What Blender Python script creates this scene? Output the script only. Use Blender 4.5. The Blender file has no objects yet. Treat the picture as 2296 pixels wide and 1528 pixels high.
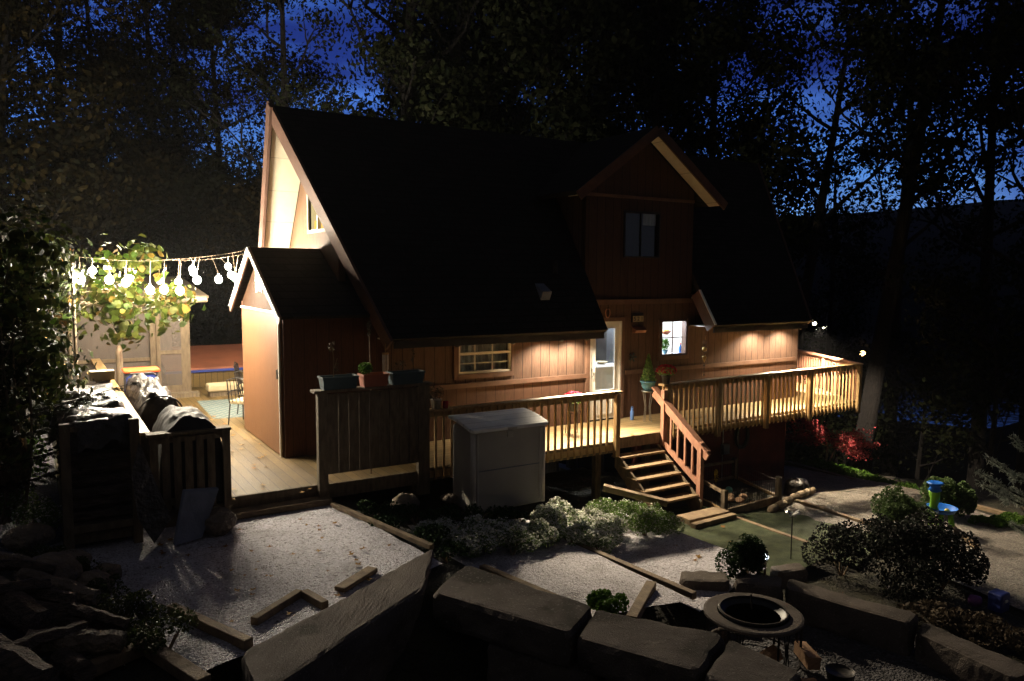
import bpy, math, random
import numpy as np
from mathutils import Vector, Matrix, Euler, noise as mnoise

C = bpy.context.scene.collection
PI = math.pi
rad = math.radians

# ------------------------------------------------------------------ camera
CAM_LOC = Vector((0.0, 0.0, 2.95))
cam_d = bpy.data.cameras.new('camera')
cam = bpy.data.objects.new('camera', cam_d)
C.objects.link(cam)
cam_d.sensor_width = 36.0
cam_d.lens = 36.0 * 1700.0 / 2296.0
cam_d.clip_start = 0.05
cam_d.clip_end = 4000.0
_yaw, _pitch, _roll = rad(-31.85), rad(5.06), rad(0.37)
_fw = Vector((0, math.cos(_pitch), -math.sin(_pitch)))
_up = Vector((0, math.sin(_pitch), math.cos(_pitch)))
_rt = Vector((1, 0, 0))
_r2 = _rt * math.cos(_roll) + _up * math.sin(_roll)
_u2 = -_rt * math.sin(_roll) + _up * math.cos(_roll)
_Rz = Matrix.Rotation(_yaw, 3, 'Z')
_M = Matrix((_Rz @ _r2, _Rz @ _u2, -(_Rz @ _fw))).transposed()
cam.matrix_world = Matrix.Translation(CAM_LOC) @ _M.to_4x4()
bpy.context.scene.camera = cam

# ------------------------------------------------------------------ exposure and world (deep blue dusk)
vs = bpy.context.scene.view_settings
bpy.context.scene.display_settings.display_device = 'sRGB'
vs.view_transform = 'Standard'
vs.look = 'None'
vs.exposure = 0.0
vs.gamma = 1.0
W = bpy.data.worlds.new('World')
bpy.context.scene.world = W
W.use_nodes = True
wn, wl = W.node_tree.nodes, W.node_tree.links
wn.clear()
w_out = wn.new('ShaderNodeOutputWorld')
w_bg = wn.new('ShaderNodeBackground')
w_bg.inputs['Strength'].default_value = 1.15
w_tc = wn.new('ShaderNodeTexCoord')
w_sep = wn.new('ShaderNodeSeparateXYZ')
wl.new(w_tc.outputs['Generated'], w_sep.inputs[0])
w_r = wn.new('ShaderNodeValToRGB')
wl.new(w_sep.outputs['Z'], w_r.inputs['Fac'])
e = w_r.color_ramp.elements
e[0].position = 0.0; e[0].color = (0.16, 0.34, 0.90, 1)
e[1].position = 1.0; e[1].color = (0.001, 0.002, 0.010, 1)
for p_, c_ in ((0.075, (0.15, 0.32, 0.85, 1)), (0.12, (0.062, 0.17, 0.58, 1)), (0.22, (0.042, 0.11, 0.48, 1)), (0.34, (0.024, 0.066, 0.34, 1)), (0.46, (0.010, 0.016, 0.10, 1)), (0.60, (0.002, 0.003, 0.02, 1))):
    k_ = e.new(p_); k_.color = c_
w_map = wn.new('ShaderNodeMapping')
w_map.inputs['Scale'].default_value = (2.0, 2.0, 9.0)
wl.new(w_tc.outputs['Generated'], w_map.inputs['Vector'])
w_no = wn.new('ShaderNodeTexNoise')
w_no.inputs['Scale'].default_value = 2.2
w_no.inputs['Detail'].default_value = 5.0
wl.new(w_map.outputs[0], w_no.inputs['Vector'])
w_r2 = wn.new('ShaderNodeValToRGB')
w_r2.color_ramp.elements[0].position = 0.40; w_r2.color_ramp.elements[0].color = (0.34, 0.34, 0.48, 1)
w_r2.color_ramp.elements[1].position = 0.62; w_r2.color_ramp.elements[1].color = (1.5, 1.6, 1.3, 1)
wl.new(w_no.outputs['Fac'], w_r2.inputs['Fac'])
w_mx = wn.new('ShaderNodeMix'); w_mx.data_type = 'RGBA'; w_mx.blend_type = 'MULTIPLY'
w_mx.inputs[0].default_value = 1.0
wl.new(w_r.outputs[0], w_mx.inputs[6]); wl.new(w_r2.outputs[0], w_mx.inputs[7])
# the eastern half of the sky has already gone darker and more purple
w_r3 = wn.new('ShaderNodeValToRGB')
w_r3.color_ramp.elements[0].position = 0.72; w_r3.color_ramp.elements[0].color = (1, 1, 1, 1)
w_r3.color_ramp.elements[1].position = 0.97; w_r3.color_ramp.elements[1].color = (0.52, 0.34, 0.42, 1)
w_m3 = wn.new('ShaderNodeMath'); w_m3.operation = 'MULTIPLY_ADD'
w_m3.inputs[1].default_value = 0.6; w_m3.inputs[2].default_value = 0.06
wl.new(w_sep.outputs['X'], w_m3.inputs[0])
w_m4 = wn.new('ShaderNodeMath'); w_m4.operation = 'ADD'
wl.new(w_m3.outputs[0], w_m4.inputs[0])
w_m5 = wn.new('ShaderNodeMath'); w_m5.operation = 'MULTIPLY'; w_m5.inputs[1].default_value = 1.2
wl.new(w_sep.outputs['Z'], w_m5.inputs[0]); wl.new(w_m5.outputs[0], w_m4.inputs[1])
wl.new(w_m4.outputs[0], w_r3.inputs['Fac'])
w_mx2 = wn.new('ShaderNodeMix'); w_mx2.data_type = 'RGBA'; w_mx2.blend_type = 'MULTIPLY'
w_mx2.inputs[0].default_value = 1.0
wl.new(w_mx.outputs[2], w_mx2.inputs[6]); wl.new(w_r3.outputs[0], w_mx2.inputs[7])
# the afterglow is in the north-west, in front of the camera; the sky behind has gone nearly black
w_dot = wn.new('ShaderNodeVectorMath'); w_dot.operation = 'DOT_PRODUCT'
w_dot.inputs[1].default_value = (math.sin(rad(34)), math.cos(rad(34)), 0.0)
wl.new(w_tc.outputs['Generated'], w_dot.inputs[0])
w_mr = wn.new('ShaderNodeMapRange'); w_mr.inputs[1].default_value = 0.1; w_mr.inputs[2].default_value = 0.62
w_mr.inputs[3].default_value = 0.0; w_mr.inputs[4].default_value = 1.0
wl.new(w_dot.outputs['Value'], w_mr.inputs[0])
w_cc = wn.new('ShaderNodeCombineColor')
for i_ in range(3): wl.new(w_mr.outputs[0], w_cc.inputs[i_])
w_mx3 = wn.new('ShaderNodeMix'); w_mx3.data_type = 'RGBA'; w_mx3.blend_type = 'MIX'
wl.new(w_mr.outputs[0], w_mx3.inputs[0]); w_mx3.inputs[6].default_value = (0.030, 0.030, 0.035, 1)
wl.new(w_mx2.outputs[2], w_mx3.inputs[7])
wl.new(w_mx3.outputs[2], w_bg.inputs['Color'])
wl.new(w_bg.outputs[0], w_out.inputs[0])

# ------------------------------------------------------------------ materials
def new_mat(name):
    m = bpy.data.materials.new(name); m.use_nodes = True
    nt = m.node_tree; nt.nodes.clear()
    o = nt.nodes.new('ShaderNodeOutputMaterial')
    b = nt.nodes.new('ShaderNodeBsdfPrincipled')
    nt.links.new(b.outputs[0], o.inputs[0])
    return m, nt, b, o

def mixc(nt, fac, a, b, blend='MIX'):
    x = nt.nodes.new('ShaderNodeMix'); x.data_type = 'RGBA'; x.blend_type = blend
    for s, v in ((0, fac), (6, a), (7, b)):
        if hasattr(v, 'links') or isinstance(v, bpy.types.NodeSocket): nt.links.new(v, x.inputs[s])
        elif s == 0: x.inputs[0].default_value = v
        else: x.inputs[s].default_value = (*v[:3], 1)
    return x.outputs[2]

def noise(nt, scale, stretch=(1, 1, 1), detail=4, lo=0.35, hi=0.65, vec=None):
    t = nt.nodes.new('ShaderNodeTexCoord'); mp = nt.nodes.new('ShaderNodeMapping')
    mp.inputs['Scale'].default_value = stretch
    nt.links.new(vec or t.outputs['Object'], mp.inputs['Vector'])
    n = nt.nodes.new('ShaderNodeTexNoise'); n.inputs['Scale'].default_value = scale; n.inputs['Detail'].default_value = detail
    nt.links.new(mp.outputs[0], n.inputs['Vector'])
    r = nt.nodes.new('ShaderNodeMapRange'); r.inputs[1].default_value = lo; r.inputs[2].default_value = hi
    nt.links.new(n.outputs['Fac'], r.inputs[0])
    return r.outputs[0]

def bump(nt, b, h, strength=0.4, dist=0.02):
    n = nt.nodes.new('ShaderNodeBump'); n.inputs['Strength'].default_value = strength; n.inputs['Distance'].default_value = dist
    nt.links.new(h, n.inputs['Height']); nt.links.new(n.outputs[0], b.inputs['Normal'])

def mat(name, c1, c2=None, rough=0.7, scale=4, stretch=(1, 1, 1), bmp=0.0, bscale=None, metal=0.0, spec=0.5, dist=0.01, island=0.0):
    m, nt, b, o = new_mat(name)
    b.inputs['Roughness'].default_value = rough; b.inputs['Metallic'].default_value = metal
    b.inputs['Specular IOR Level'].default_value = spec
    if c2 is None: c2 = tuple(x * 0.75 for x in c1)
    f = noise(nt, scale, stretch)
    col = mixc(nt, f, c1, c2)
    if island:
        g = nt.nodes.new('ShaderNodeNewGeometry')
        r = nt.nodes.new('ShaderNodeMapRange'); r.inputs[3].default_value = 1 - island; r.inputs[4].default_value = 1 + island
        nt.links.new(g.outputs['Random Per Island'], r.inputs[0])
        cmb = nt.nodes.new('ShaderNodeCombineColor')
        for i in range(3): nt.links.new(r.outputs[0], cmb.inputs[i])
        col = mixc(nt, 1.0, col, cmb.outputs[0], 'MULTIPLY')
    nt.links.new(col, b.inputs['Base Color'])
    if bmp: bump(nt, b, noise(nt, bscale or scale * 6, stretch), bmp, dist)
    return m

def math_(nt, op, a, b_=None, c=None):
    n = nt.nodes.new('ShaderNodeMath'); n.operation = op
    for i, v in enumerate((a, b_, c)):
        if v is None: continue
        if isinstance(v, bpy.types.NodeSocket): nt.links.new(v, n.inputs[i])
        else: n.inputs[i].default_value = v
    return n.outputs[0]

def boards(name, c1, c2, axis='X', pitch=0.14, gap=0.05, rough=0.65, grain=(1, 1, 1), dark=0.25, var=0.35, wear=None):
    """flat boards running at right angles to `axis`, grooves every `pitch` metres; axis 'XY' runs round corners"""
    m, nt, b, o = new_mat(name)
    t = nt.nodes.new('ShaderNodeTexCoord'); s = nt.nodes.new('ShaderNodeSeparateXYZ')
    nt.links.new(t.outputs['Object'], s.inputs[0])
    v = math_(nt, 'ADD', s.outputs['X'], s.outputs['Y']) if axis == 'XY' else s.outputs[axis]
    v = math_(nt, 'DIVIDE', v, pitch)
    fl = math_(nt, 'FLOOR', v); fr = math_(nt, 'FRACT', v)
    wn_ = nt.nodes.new('ShaderNodeTexWhiteNoise'); wn_.noise_dimensions = '1D'
    nt.links.new(fl, wn_.inputs['W'])
    f = noise(nt, 9, grain, 5)
    col = mixc(nt, f, c1, c2)
    k = math_(nt, 'MULTIPLY_ADD', wn_.outputs['Value'], var, 1 - var * 0.5)
    if wear:
        f2 = noise(nt, 1.3, (1, 1, 1), 5, 0.42, 0.62)
        col = mixc(nt, f2, col, wear)
    cmb = nt.nodes.new('ShaderNodeCombineColor')
    for i in range(3): nt.links.new(k, cmb.inputs[i])
    col = mixc(nt, 1.0, col, cmb.outputs[0], 'MULTIPLY')
    g = math_(nt, 'GREATER_THAN', fr, 1 - gap)
    col = mixc(nt, g, col, tuple(x * dark for x in c2))
    nt.links.new(col, b.inputs['Base Color'])
    b.inputs['Roughness'].default_value = rough; b.inputs['Specular IOR Level'].default_value = 0.25
    h = math_(nt, 'SUBTRACT', math_(nt, 'MULTIPLY', f, 0.15), g)
    bump(nt, b, h, 0.6, 0.012)
    return m

def emit(name, c, s):
    m = bpy.data.materials.new(name); m.use_nodes = True; nt = m.node_tree; nt.nodes.clear()
    o = nt.nodes.new('ShaderNodeOutputMaterial'); em = nt.nodes.new('ShaderNodeEmission')
    em.inputs['Color'].default_value = (*c, 1); em.inputs['Strength'].default_value = s
    nt.links.new(em.outputs[0], o.inputs[0]); return m

def glass(name, tint=(0.9, 0.95, 1), refl=0.12, rough=0.02):
    m = bpy.data.materials.new(name); m.use_nodes = True; nt = m.node_tree; nt.nodes.clear()
    o = nt.nodes.new('ShaderNodeOutputMaterial'); a = nt.nodes.new('ShaderNodeBsdfTransparent'); g = nt.nodes.new('ShaderNodeBsdfGlossy')
    a.inputs[0].default_value = (*tint, 1); g.inputs['Roughness'].default_value = rough
    mx = nt.nodes.new('ShaderNodeMixShader'); mx.inputs[0].default_value = refl
    nt.links.new(a.outputs[0], mx.inputs[1]); nt.links.new(g.outputs[0], mx.inputs[2]); nt.links.new(mx.outputs[0], o.inputs[0])
    return m

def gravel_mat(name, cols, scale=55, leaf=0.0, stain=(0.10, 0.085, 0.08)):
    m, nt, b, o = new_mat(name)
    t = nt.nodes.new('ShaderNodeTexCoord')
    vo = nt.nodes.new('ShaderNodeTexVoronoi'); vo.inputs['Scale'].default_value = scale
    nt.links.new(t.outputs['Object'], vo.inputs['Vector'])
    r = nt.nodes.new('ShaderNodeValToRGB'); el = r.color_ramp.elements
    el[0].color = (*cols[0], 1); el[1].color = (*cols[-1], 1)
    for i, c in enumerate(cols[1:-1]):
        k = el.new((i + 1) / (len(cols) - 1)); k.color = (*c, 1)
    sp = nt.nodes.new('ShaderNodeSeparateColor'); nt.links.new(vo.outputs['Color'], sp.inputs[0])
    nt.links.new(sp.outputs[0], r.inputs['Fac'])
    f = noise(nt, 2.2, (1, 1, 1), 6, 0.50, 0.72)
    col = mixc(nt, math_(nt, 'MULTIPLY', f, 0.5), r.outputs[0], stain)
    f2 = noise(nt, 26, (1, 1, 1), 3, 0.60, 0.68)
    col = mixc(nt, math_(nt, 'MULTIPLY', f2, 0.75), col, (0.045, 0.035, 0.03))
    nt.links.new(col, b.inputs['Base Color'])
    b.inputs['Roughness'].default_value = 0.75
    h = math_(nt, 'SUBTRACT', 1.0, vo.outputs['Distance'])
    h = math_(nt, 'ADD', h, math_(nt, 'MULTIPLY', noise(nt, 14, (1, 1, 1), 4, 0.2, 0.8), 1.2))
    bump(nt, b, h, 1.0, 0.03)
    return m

def leaf_mat(name, c1, c2, rough=0.55, tr=0.25):
    m, nt, b, o = new_mat(name)
    g = nt.nodes.new('ShaderNodeNewGeometry')
    col = mixc(nt, g.outputs['Random Per Island'], c1, c2)
    nt.links.new(col, b.inputs['Base Color']); b.inputs['Roughness'].default_value = rough; b.inputs['Specular IOR Level'].default_value = 0.08
    if tr:
        t = nt.nodes.new('ShaderNodeBsdfTranslucent'); nt.links.new(col, t.inputs[0])
        mx = nt.nodes.new('ShaderNodeMixShader'); mx.inputs[0].default_value = tr
        nt.links.new(b.outputs[0], mx.inputs[1]); nt.links.new(t.outputs[0], mx.inputs[2]); nt.links.new(mx.outputs[0], o.inputs[0])
    return m

M = {}
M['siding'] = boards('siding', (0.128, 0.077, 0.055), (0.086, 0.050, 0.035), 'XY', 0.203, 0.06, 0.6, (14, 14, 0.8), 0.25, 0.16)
M['siding_low'] = boards('siding_low', (0.112, 0.058, 0.038), (0.078, 0.039, 0.025), 'XY', 0.203, 0.05, 0.6, (14, 14, 0.8), 0.35, 0.12)
M['trim'] = mat('trim', (0.155, 0.085, 0.055), (0.112, 0.058, 0.037), 0.6, 5, (1, 1, 1), 0.2, 40)
M['rake'] = mat('rake', (0.105, 0.050, 0.030), (0.075, 0.035, 0.021), 0.65, 5, (1, 1, 1), 0.2, 40)
M['base_red'] = mat('base_red', (0.14, 0.028, 0.02), (0.09, 0.02, 0.015), 0.75, 3, (1, 1, 1), 0.3, 30)
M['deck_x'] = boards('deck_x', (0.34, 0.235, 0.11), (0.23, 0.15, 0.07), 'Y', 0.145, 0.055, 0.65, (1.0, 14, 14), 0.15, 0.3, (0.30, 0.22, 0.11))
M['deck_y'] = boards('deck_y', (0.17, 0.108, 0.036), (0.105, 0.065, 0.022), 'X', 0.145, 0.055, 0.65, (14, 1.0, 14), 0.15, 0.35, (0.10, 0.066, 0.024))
M['tread'] = boards('tread', (0.24, 0.165, 0.09), (0.15, 0.10, 0.055), 'Y', 0.138, 0.04, 0.7, (1.0, 14, 14), 0.2, 0.2)
M['lumber'] = mat('lumber', (0.40, 0.26, 0.11), (0.28, 0.165, 0.065), 0.6, 6, (3, 3, 1), 0.25, 40, island=0.14)
M['oldwood'] = mat('oldwood', (0.17, 0.125, 0.075), (0.10, 0.072, 0.042), 0.8, 5, (4, 4, 1), 0.4, 40, island=0.2)
M['porchwood'] = mat('porchwood', (0.15, 0.105, 0.060), (0.09, 0.062, 0.036), 0.8, 5, (4, 4, 1), 0.4, 40)
M['redwood'] = mat('redwood', (0.34, 0.165, 0.10), (0.25, 0.115, 0.07), 0.65, 6, (3, 3, 1), 0.3, 40)
M['timber'] = mat('timber', (0.26, 0.185, 0.105), (0.15, 0.10, 0.06), 0.85, 7, (1, 1, 1), 0.5, 50)
M['white'] = mat('white', (0.78, 0.76, 0.72), (0.72, 0.70, 0.66), 0.45, 3)
M['cream'] = mat('cream', (0.70, 0.66, 0.56), (0.62, 0.58, 0.48), 0.5, 3)
M['black'] = mat('black', (0.012, 0.012, 0.013), (0.02, 0.02, 0.02), 0.5, 8)
M['iron'] = mat('iron', (0.03, 0.028, 0.027), (0.05, 0.04, 0.035), 0.5, 20, metal=0.6)
M['steel'] = mat('steel', (0.45, 0.45, 0.44), (0.35, 0.35, 0.35), 0.35, 20, metal=0.9)
M['plastic_grey'] = mat('plastic_grey', (0.48, 0.45, 0.40), (0.43, 0.40, 0.36), 0.55, 2, (1, 1, 1), 0.1, 60)
m, nt, b, o = new_mat('stone')
_c = mixc(nt, noise(nt, 2.2, (1, 1, 1), 6), (0.16, 0.132, 0.112), (0.10, 0.082, 0.070))
_c = mixc(nt, math_(nt, 'MULTIPLY', noise(nt, 1.6, (1, 1, 1), 8, 0.52, 0.62), 0.8), _c, (0.045, 0.038, 0.030))
_c = mixc(nt, math_(nt, 'MULTIPLY', noise(nt, 40, (1, 1, 1), 3, 0.60, 0.70), 0.6), _c, (0.26, 0.235, 0.21))
nt.links.new(_c, b.inputs['Base Color']); b.inputs['Roughness'].default_value = 0.95; b.inputs['Specular IOR Level'].default_value = 0.2
bump(nt, b, noise(nt, 70, (1, 1, 1), 8, 0.3, 0.7), 0.5, 0.012)
M['stone'] = m
M['boulder'] = mat('boulder', (0.26, 0.20, 0.14), (0.13, 0.10, 0.075), 0.9, 3.5, (1, 1, 1), 0.8, 14, dist=0.04)
M['bark'] = mat('bark', (0.018, 0.014, 0.011), (0.008, 0.006, 0.005), 0.95, 5, (6, 6, 1), 1.0, 9, dist=0.05)
M['log'] = mat('log', (0.17, 0.12, 0.09), (0.06, 0.045, 0.035), 0.9, 6, (1, 4, 4), 0.9, 18, dist=0.03)
M['cutwood'] = mat('cutwood', (0.50, 0.30, 0.17), (0.38, 0.21, 0.11), 0.8, 9, (1, 5, 5), 0.3, 30)
M['splitlog'] = mat('splitlog', (0.42, 0.32, 0.20), (0.24, 0.17, 0.11), 0.85, 7, (1, 4, 4), 0.6, 30)
M['soil'] = mat('soil', (0.030, 0.026, 0.018), (0.05, 0.045, 0.022), 0.95, 3, (1, 1, 1), 0.9, 25, dist=0.05)
M['forest'] = mat('forest', (0.003, 0.004, 0.003), (0.0015, 0.002, 0.0015), 1.0, 0.12, (1, 1, 1), 0.5, 2, spec=0.0)
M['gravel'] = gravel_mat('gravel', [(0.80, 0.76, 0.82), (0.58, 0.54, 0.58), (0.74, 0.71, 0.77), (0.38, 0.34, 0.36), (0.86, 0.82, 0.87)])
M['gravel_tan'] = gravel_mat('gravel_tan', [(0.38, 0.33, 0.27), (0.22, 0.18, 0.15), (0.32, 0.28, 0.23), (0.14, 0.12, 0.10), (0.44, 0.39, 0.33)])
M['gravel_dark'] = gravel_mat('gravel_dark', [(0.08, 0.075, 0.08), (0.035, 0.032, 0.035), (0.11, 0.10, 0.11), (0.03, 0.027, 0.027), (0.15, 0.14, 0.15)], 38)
M['turf'] = mat('turf', (0.12, 0.145, 0.06), (0.06, 0.08, 0.032), 0.9, 5, (1, 1, 1), 1.0, 120, dist=0.03)
M['tarp'] = mat('tarp', (0.045, 0.035, 0.029), (0.03, 0.024, 0.02), 0.38, 5, (1, 1, 1), 0.5, 9, dist=0.04)
M['tarp_dark'] = mat('tarp_dark', (0.035, 0.030, 0.028), (0.05, 0.042, 0.036), 0.33, 5, (1, 1, 1), 0.6, 9, dist=0.05)
M['cover'] = mat('cover', (0.030, 0.024, 0.021), (0.022, 0.018, 0.016), 0.75, 5, (1, 1, 1), 0.4, 10)
M['blue'] = mat('blue', (0.02, 0.16, 0.62), (0.015, 0.13, 0.55), 0.35, 3)
M['navy'] = mat('navy', (0.03, 0.05, 0.25), (0.02, 0.035, 0.18), 0.5, 3)
M['lime'] = mat('lime', (0.22, 0.50, 0.03), (0.20, 0.45, 0.03), 0.4, 3)
M['yellow'] = mat('yellow', (0.75, 0.55, 0.05), (0.65, 0.45, 0.04), 0.5, 4)
M['orange'] = mat('orange', (0.85, 0.12, 0.03), (0.75, 0.10, 0.02), 0.4, 3)
M['purple'] = mat('purple', (0.25, 0.08, 0.28), (0.2, 0.06, 0.22), 0.5, 3)
M['slate'] = mat('slate', (0.16, 0.18, 0.23), (0.11, 0.125, 0.165), 0.5, 5, (1, 1, 1), 0.3, 40)
M['terra'] = mat('terra', (0.35, 0.10, 0.045), (0.26, 0.075, 0.035), 0.7, 5)
M['bluegreen'] = mat('bluegreen', (0.045, 0.075, 0.085), (0.03, 0.055, 0.062), 0.6, 5)
M['glaze'] = mat('glaze', (0.10, 0.26, 0.34), (0.06, 0.17, 0.24), 0.2, 6)
M['redglass'] = mat('redglass', (0.35, 0.02, 0.03), (0.25, 0.015, 0.02), 0.15, 6)
M['skyblue'] = mat('skyblue', (0.12, 0.24, 0.60), (0.10, 0.20, 0.5), 0.3, 6)
M['mint'] = mat('mint', (0.16, 0.45, 0.33), (0.12, 0.36, 0.26), 0.4, 4)
M['brass'] = mat('brass', (0.45, 0.30, 0.12), (0.3, 0.2, 0.08), 0.35, 10, metal=0.9)
M['copper'] = mat('copper', (0.42, 0.20, 0.13), (0.32, 0.15, 0.10), 0.4, 8, metal=0.5)
M['cushion'] = mat('cushion', (0.42, 0.34, 0.20), (0.36, 0.28, 0.16), 0.8, 5)
M['spa_brown'] = mat('spa_brown', (0.30, 0.10, 0.05), (0.22, 0.075, 0.04), 0.55, 2)
M['panel'] = boards('panel', (0.62, 0.56, 0.43), (0.58, 0.52, 0.40), 'Z', 0.56, 0.018, 0.6, (1, 1, 1), 0.6, 0.05)
M['glass'] = glass('glass')
M['glass_dark'] = mat('glass_dark', (0.012, 0.014, 0.018), (0.02, 0.02, 0.022), 0.08, 3)
M['curtain'] = mat('curtain', (0.50, 0.46, 0.40), (0.36, 0.33, 0.29), 0.85, 3, (6, 6, 1), 0.4, 8)
M['curtain_w'] = leaf_mat('curtain_w', (0.80, 0.82, 0.84), (0.80, 0.82, 0.84), 0.9, 0.75)
M['bulb'] = emit('bulb', (1.0, 0.88, 0.68), 1500.0)
M['flood'] = emit('flood', (1.0, 0.80, 0.52), 30.0)
M['winglow'] = emit('winglow', (1.0, 0.78, 0.36), 0.75)
M['candle'] = emit('candle', (1.0, 0.5, 0.10), 1.6)
M['lamp_w'] = emit('lamp_w', (1.0, 0.9, 0.7), 12.0)
M['lamp_y'] = emit('lamp_y', (1.0, 0.62, 0.22), 9.0)
M['solar'] = emit('solar', (0.75, 0.88, 1.0), 5.0)
M['leaf'] = leaf_mat('leaf', (0.005, 0.007, 0.0025), (0.010, 0.010, 0.004), 0.7, 0.15)
M['leaf_autumn'] = leaf_mat('leaf_autumn', (0.020, 0.014, 0.004), (0.004, 0.005, 0.002), 0.7, 0.15)
M['leaf_dark'] = leaf_mat('leaf_dark', (0.008, 0.012, 0.005), (0.016, 0.018, 0.007), 0.7, 0.1)
M['vine'] = leaf_mat('vine', (0.020, 0.038, 0.005), (0.045, 0.046, 0.008), 0.5, 0.35)
M['vine_dark'] = leaf_mat('vine_dark', (0.010, 0.018, 0.006), (0.028, 0.030, 0.009), 0.6, 0.2)
M['vine_yellow'] = leaf_mat('vine_yellow', (0.10, 0.07, 0.012), (0.07, 0.035, 0.010), 0.6, 0.2)
M['leaf_yellow'] = leaf_mat('leaf_yellow', (0.32, 0.19, 0.05), (0.22, 0.10, 0.03), 0.6, 0.2)
M['herb'] = leaf_mat('herb', (0.11, 0.20, 0.045), (0.22, 0.32, 0.09), 0.5, 0.25)
M['blossom'] = leaf_mat('blossom', (0.80, 0.78, 0.72), (0.58, 0.58, 0.52), 0.6, 0.2)
M['weed'] = leaf_mat('weed', (0.035, 0.055, 0.015), (0.07, 0.07, 0.025), 0.6, 0.15)
M['fern'] = leaf_mat('fern', (0.06, 0.14, 0.02), (0.13, 0.22, 0.04), 0.6, 0.25)
M['box'] = leaf_mat('box', (0.018, 0.040, 0.012), (0.035, 0.065, 0.02), 0.5, 0.15)
M['shrub'] = leaf_mat('shrub', (0.05, 0.085, 0.025), (0.09, 0.13, 0.05), 0.5, 0.2)
M['shrub_purple'] = leaf_mat('shrub_purple', (0.022, 0.019, 0.018), (0.012, 0.018, 0.011), 0.5, 0.1)
M['maple'] = leaf_mat('maple', (0.58, 0.12, 0.12), (0.38, 0.06, 0.07), 0.5, 0.35)
M['mum'] = leaf_mat('mum', (0.50, 0.03, 0.06), (0.32, 0.015, 0.04), 0.6, 0.2)
M['conifer'] = leaf_mat('conifer', (0.10, 0.20, 0.05), (0.20, 0.30, 0.08), 0.55, 0.2)
M['spruce'] = leaf_mat('spruce', (0.32, 0.36, 0.30), (0.45, 0.48, 0.40), 0.6, 0.1)
M['dry'] = leaf_mat('dry', (0.10, 0.075, 0.05), (0.05, 0.04, 0.03), 0.8, 0.1)
M['twig'] = mat('twig', (0.22, 0.16, 0.10), (0.15, 0.10, 0.06), 0.8, 10)
M['pale_twig'] = mat('pale_twig', (0.45, 0.36, 0.22), (0.32, 0.25, 0.15), 0.7, 10)

# shingles
m, nt, b, o = new_mat('shingle')
t = nt.nodes.new('ShaderNodeTexCoord'); s = nt.nodes.new('ShaderNodeSeparateXYZ'); nt.links.new(t.outputs['Object'], s.inputs[0])
cb = nt.nodes.new('ShaderNodeCombineXYZ'); nt.links.new(math_(nt, 'ADD', s.outputs['X'], math_(nt, 'MULTIPLY', s.outputs['Y'], 0.35)), cb.inputs[0]); nt.links.new(s.outputs['Z'], cb.inputs[1])
bk = nt.nodes.new('ShaderNodeTexBrick'); bk.inputs['Scale'].default_value = 1.0
bk.inputs['Color1'].default_value = (0.028, 0.026, 0.025, 1); bk.inputs['Color2'].default_value = (0.016, 0.015, 0.015, 1); bk.inputs['Mortar'].default_value = (0.004, 0.004, 0.004, 1)
bk.inputs['Mortar Size'].default_value = 0.008; bk.inputs['Brick Width'].default_value = 0.30; bk.inputs['Row Height'].default_value = 0.11
nt.links.new(cb.outputs[0], bk.inputs['Vector'])
col = mixc(nt, 0.5, bk.outputs['Color'], mixc(nt, noise(nt, 60), (0.03, 0.028, 0.027), (0.012, 0.012, 0.012)))
nt.links.new(col, b.inputs['Base Color']); b.inputs['Roughness'].default_value = 0.95; b.inputs['Specular IOR Level'].default_value = 0.2
bump(nt, b, bk.outputs['Fac'], -0.8, 0.01)
M['shingle'] = m
# rug with a pale lattice
m, nt, b, o = new_mat('rug')
t = nt.nodes.new('ShaderNodeTexCoord'); s = nt.nodes.new('ShaderNodeSeparateXYZ'); nt.links.new(t.outputs['Object'], s.inputs[0])
u = math_(nt, 'FRACT', math_(nt, 'DIVIDE', math_(nt, 'ADD', s.outputs['X'], s.outputs['Y']), 0.22))
v = math_(nt, 'FRACT', math_(nt, 'DIVIDE', math_(nt, 'SUBTRACT', s.outputs['X'], s.outputs['Y']), 0.22))
ln = math_(nt, 'MAXIMUM', math_(nt, 'GREATER_THAN', u, 0.8), math_(nt, 'GREATER_THAN', v, 0.8))
col = mixc(nt, ln, (0.055, 0.085, 0.085), (0.17, 0.175, 0.145))
nt.links.new(col, b.inputs['Base Color']); b.inputs['Roughness'].default_value = 0.95
M['rug'] = m
# insect screen
m = bpy.data.materials.new('screen'); m.use_nodes = True; nt = m.node_tree; nt.nodes.clear()
o = nt.nodes.new('ShaderNodeOutputMaterial'); a = nt.nodes.new('ShaderNodeBsdfTransparent'); g = nt.nodes.new('ShaderNodeBsdfDiffuse'); g.inputs[0].default_value = (0.16, 0.13, 0.11, 1)
mx = nt.nodes.new('ShaderNodeMixShader'); mx.inputs[0].default_value = 0.45
nt.links.new(a.outputs[0], mx.inputs[1]); nt.links.new(g.outputs[0], mx.inputs[2]); nt.links.new(mx.outputs[0], o.inputs[0])
M['screen'] = m
# water
m, nt, b, o = new_mat('lake_water'); b.inputs['Base Color'].default_value = (0.01, 0.015, 0.03, 1); b.inputs['Roughness'].default_value = 0.08
bump(nt, b, noise(nt, 0.5), 0.3, 0.1)
M['water'] = m

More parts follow.
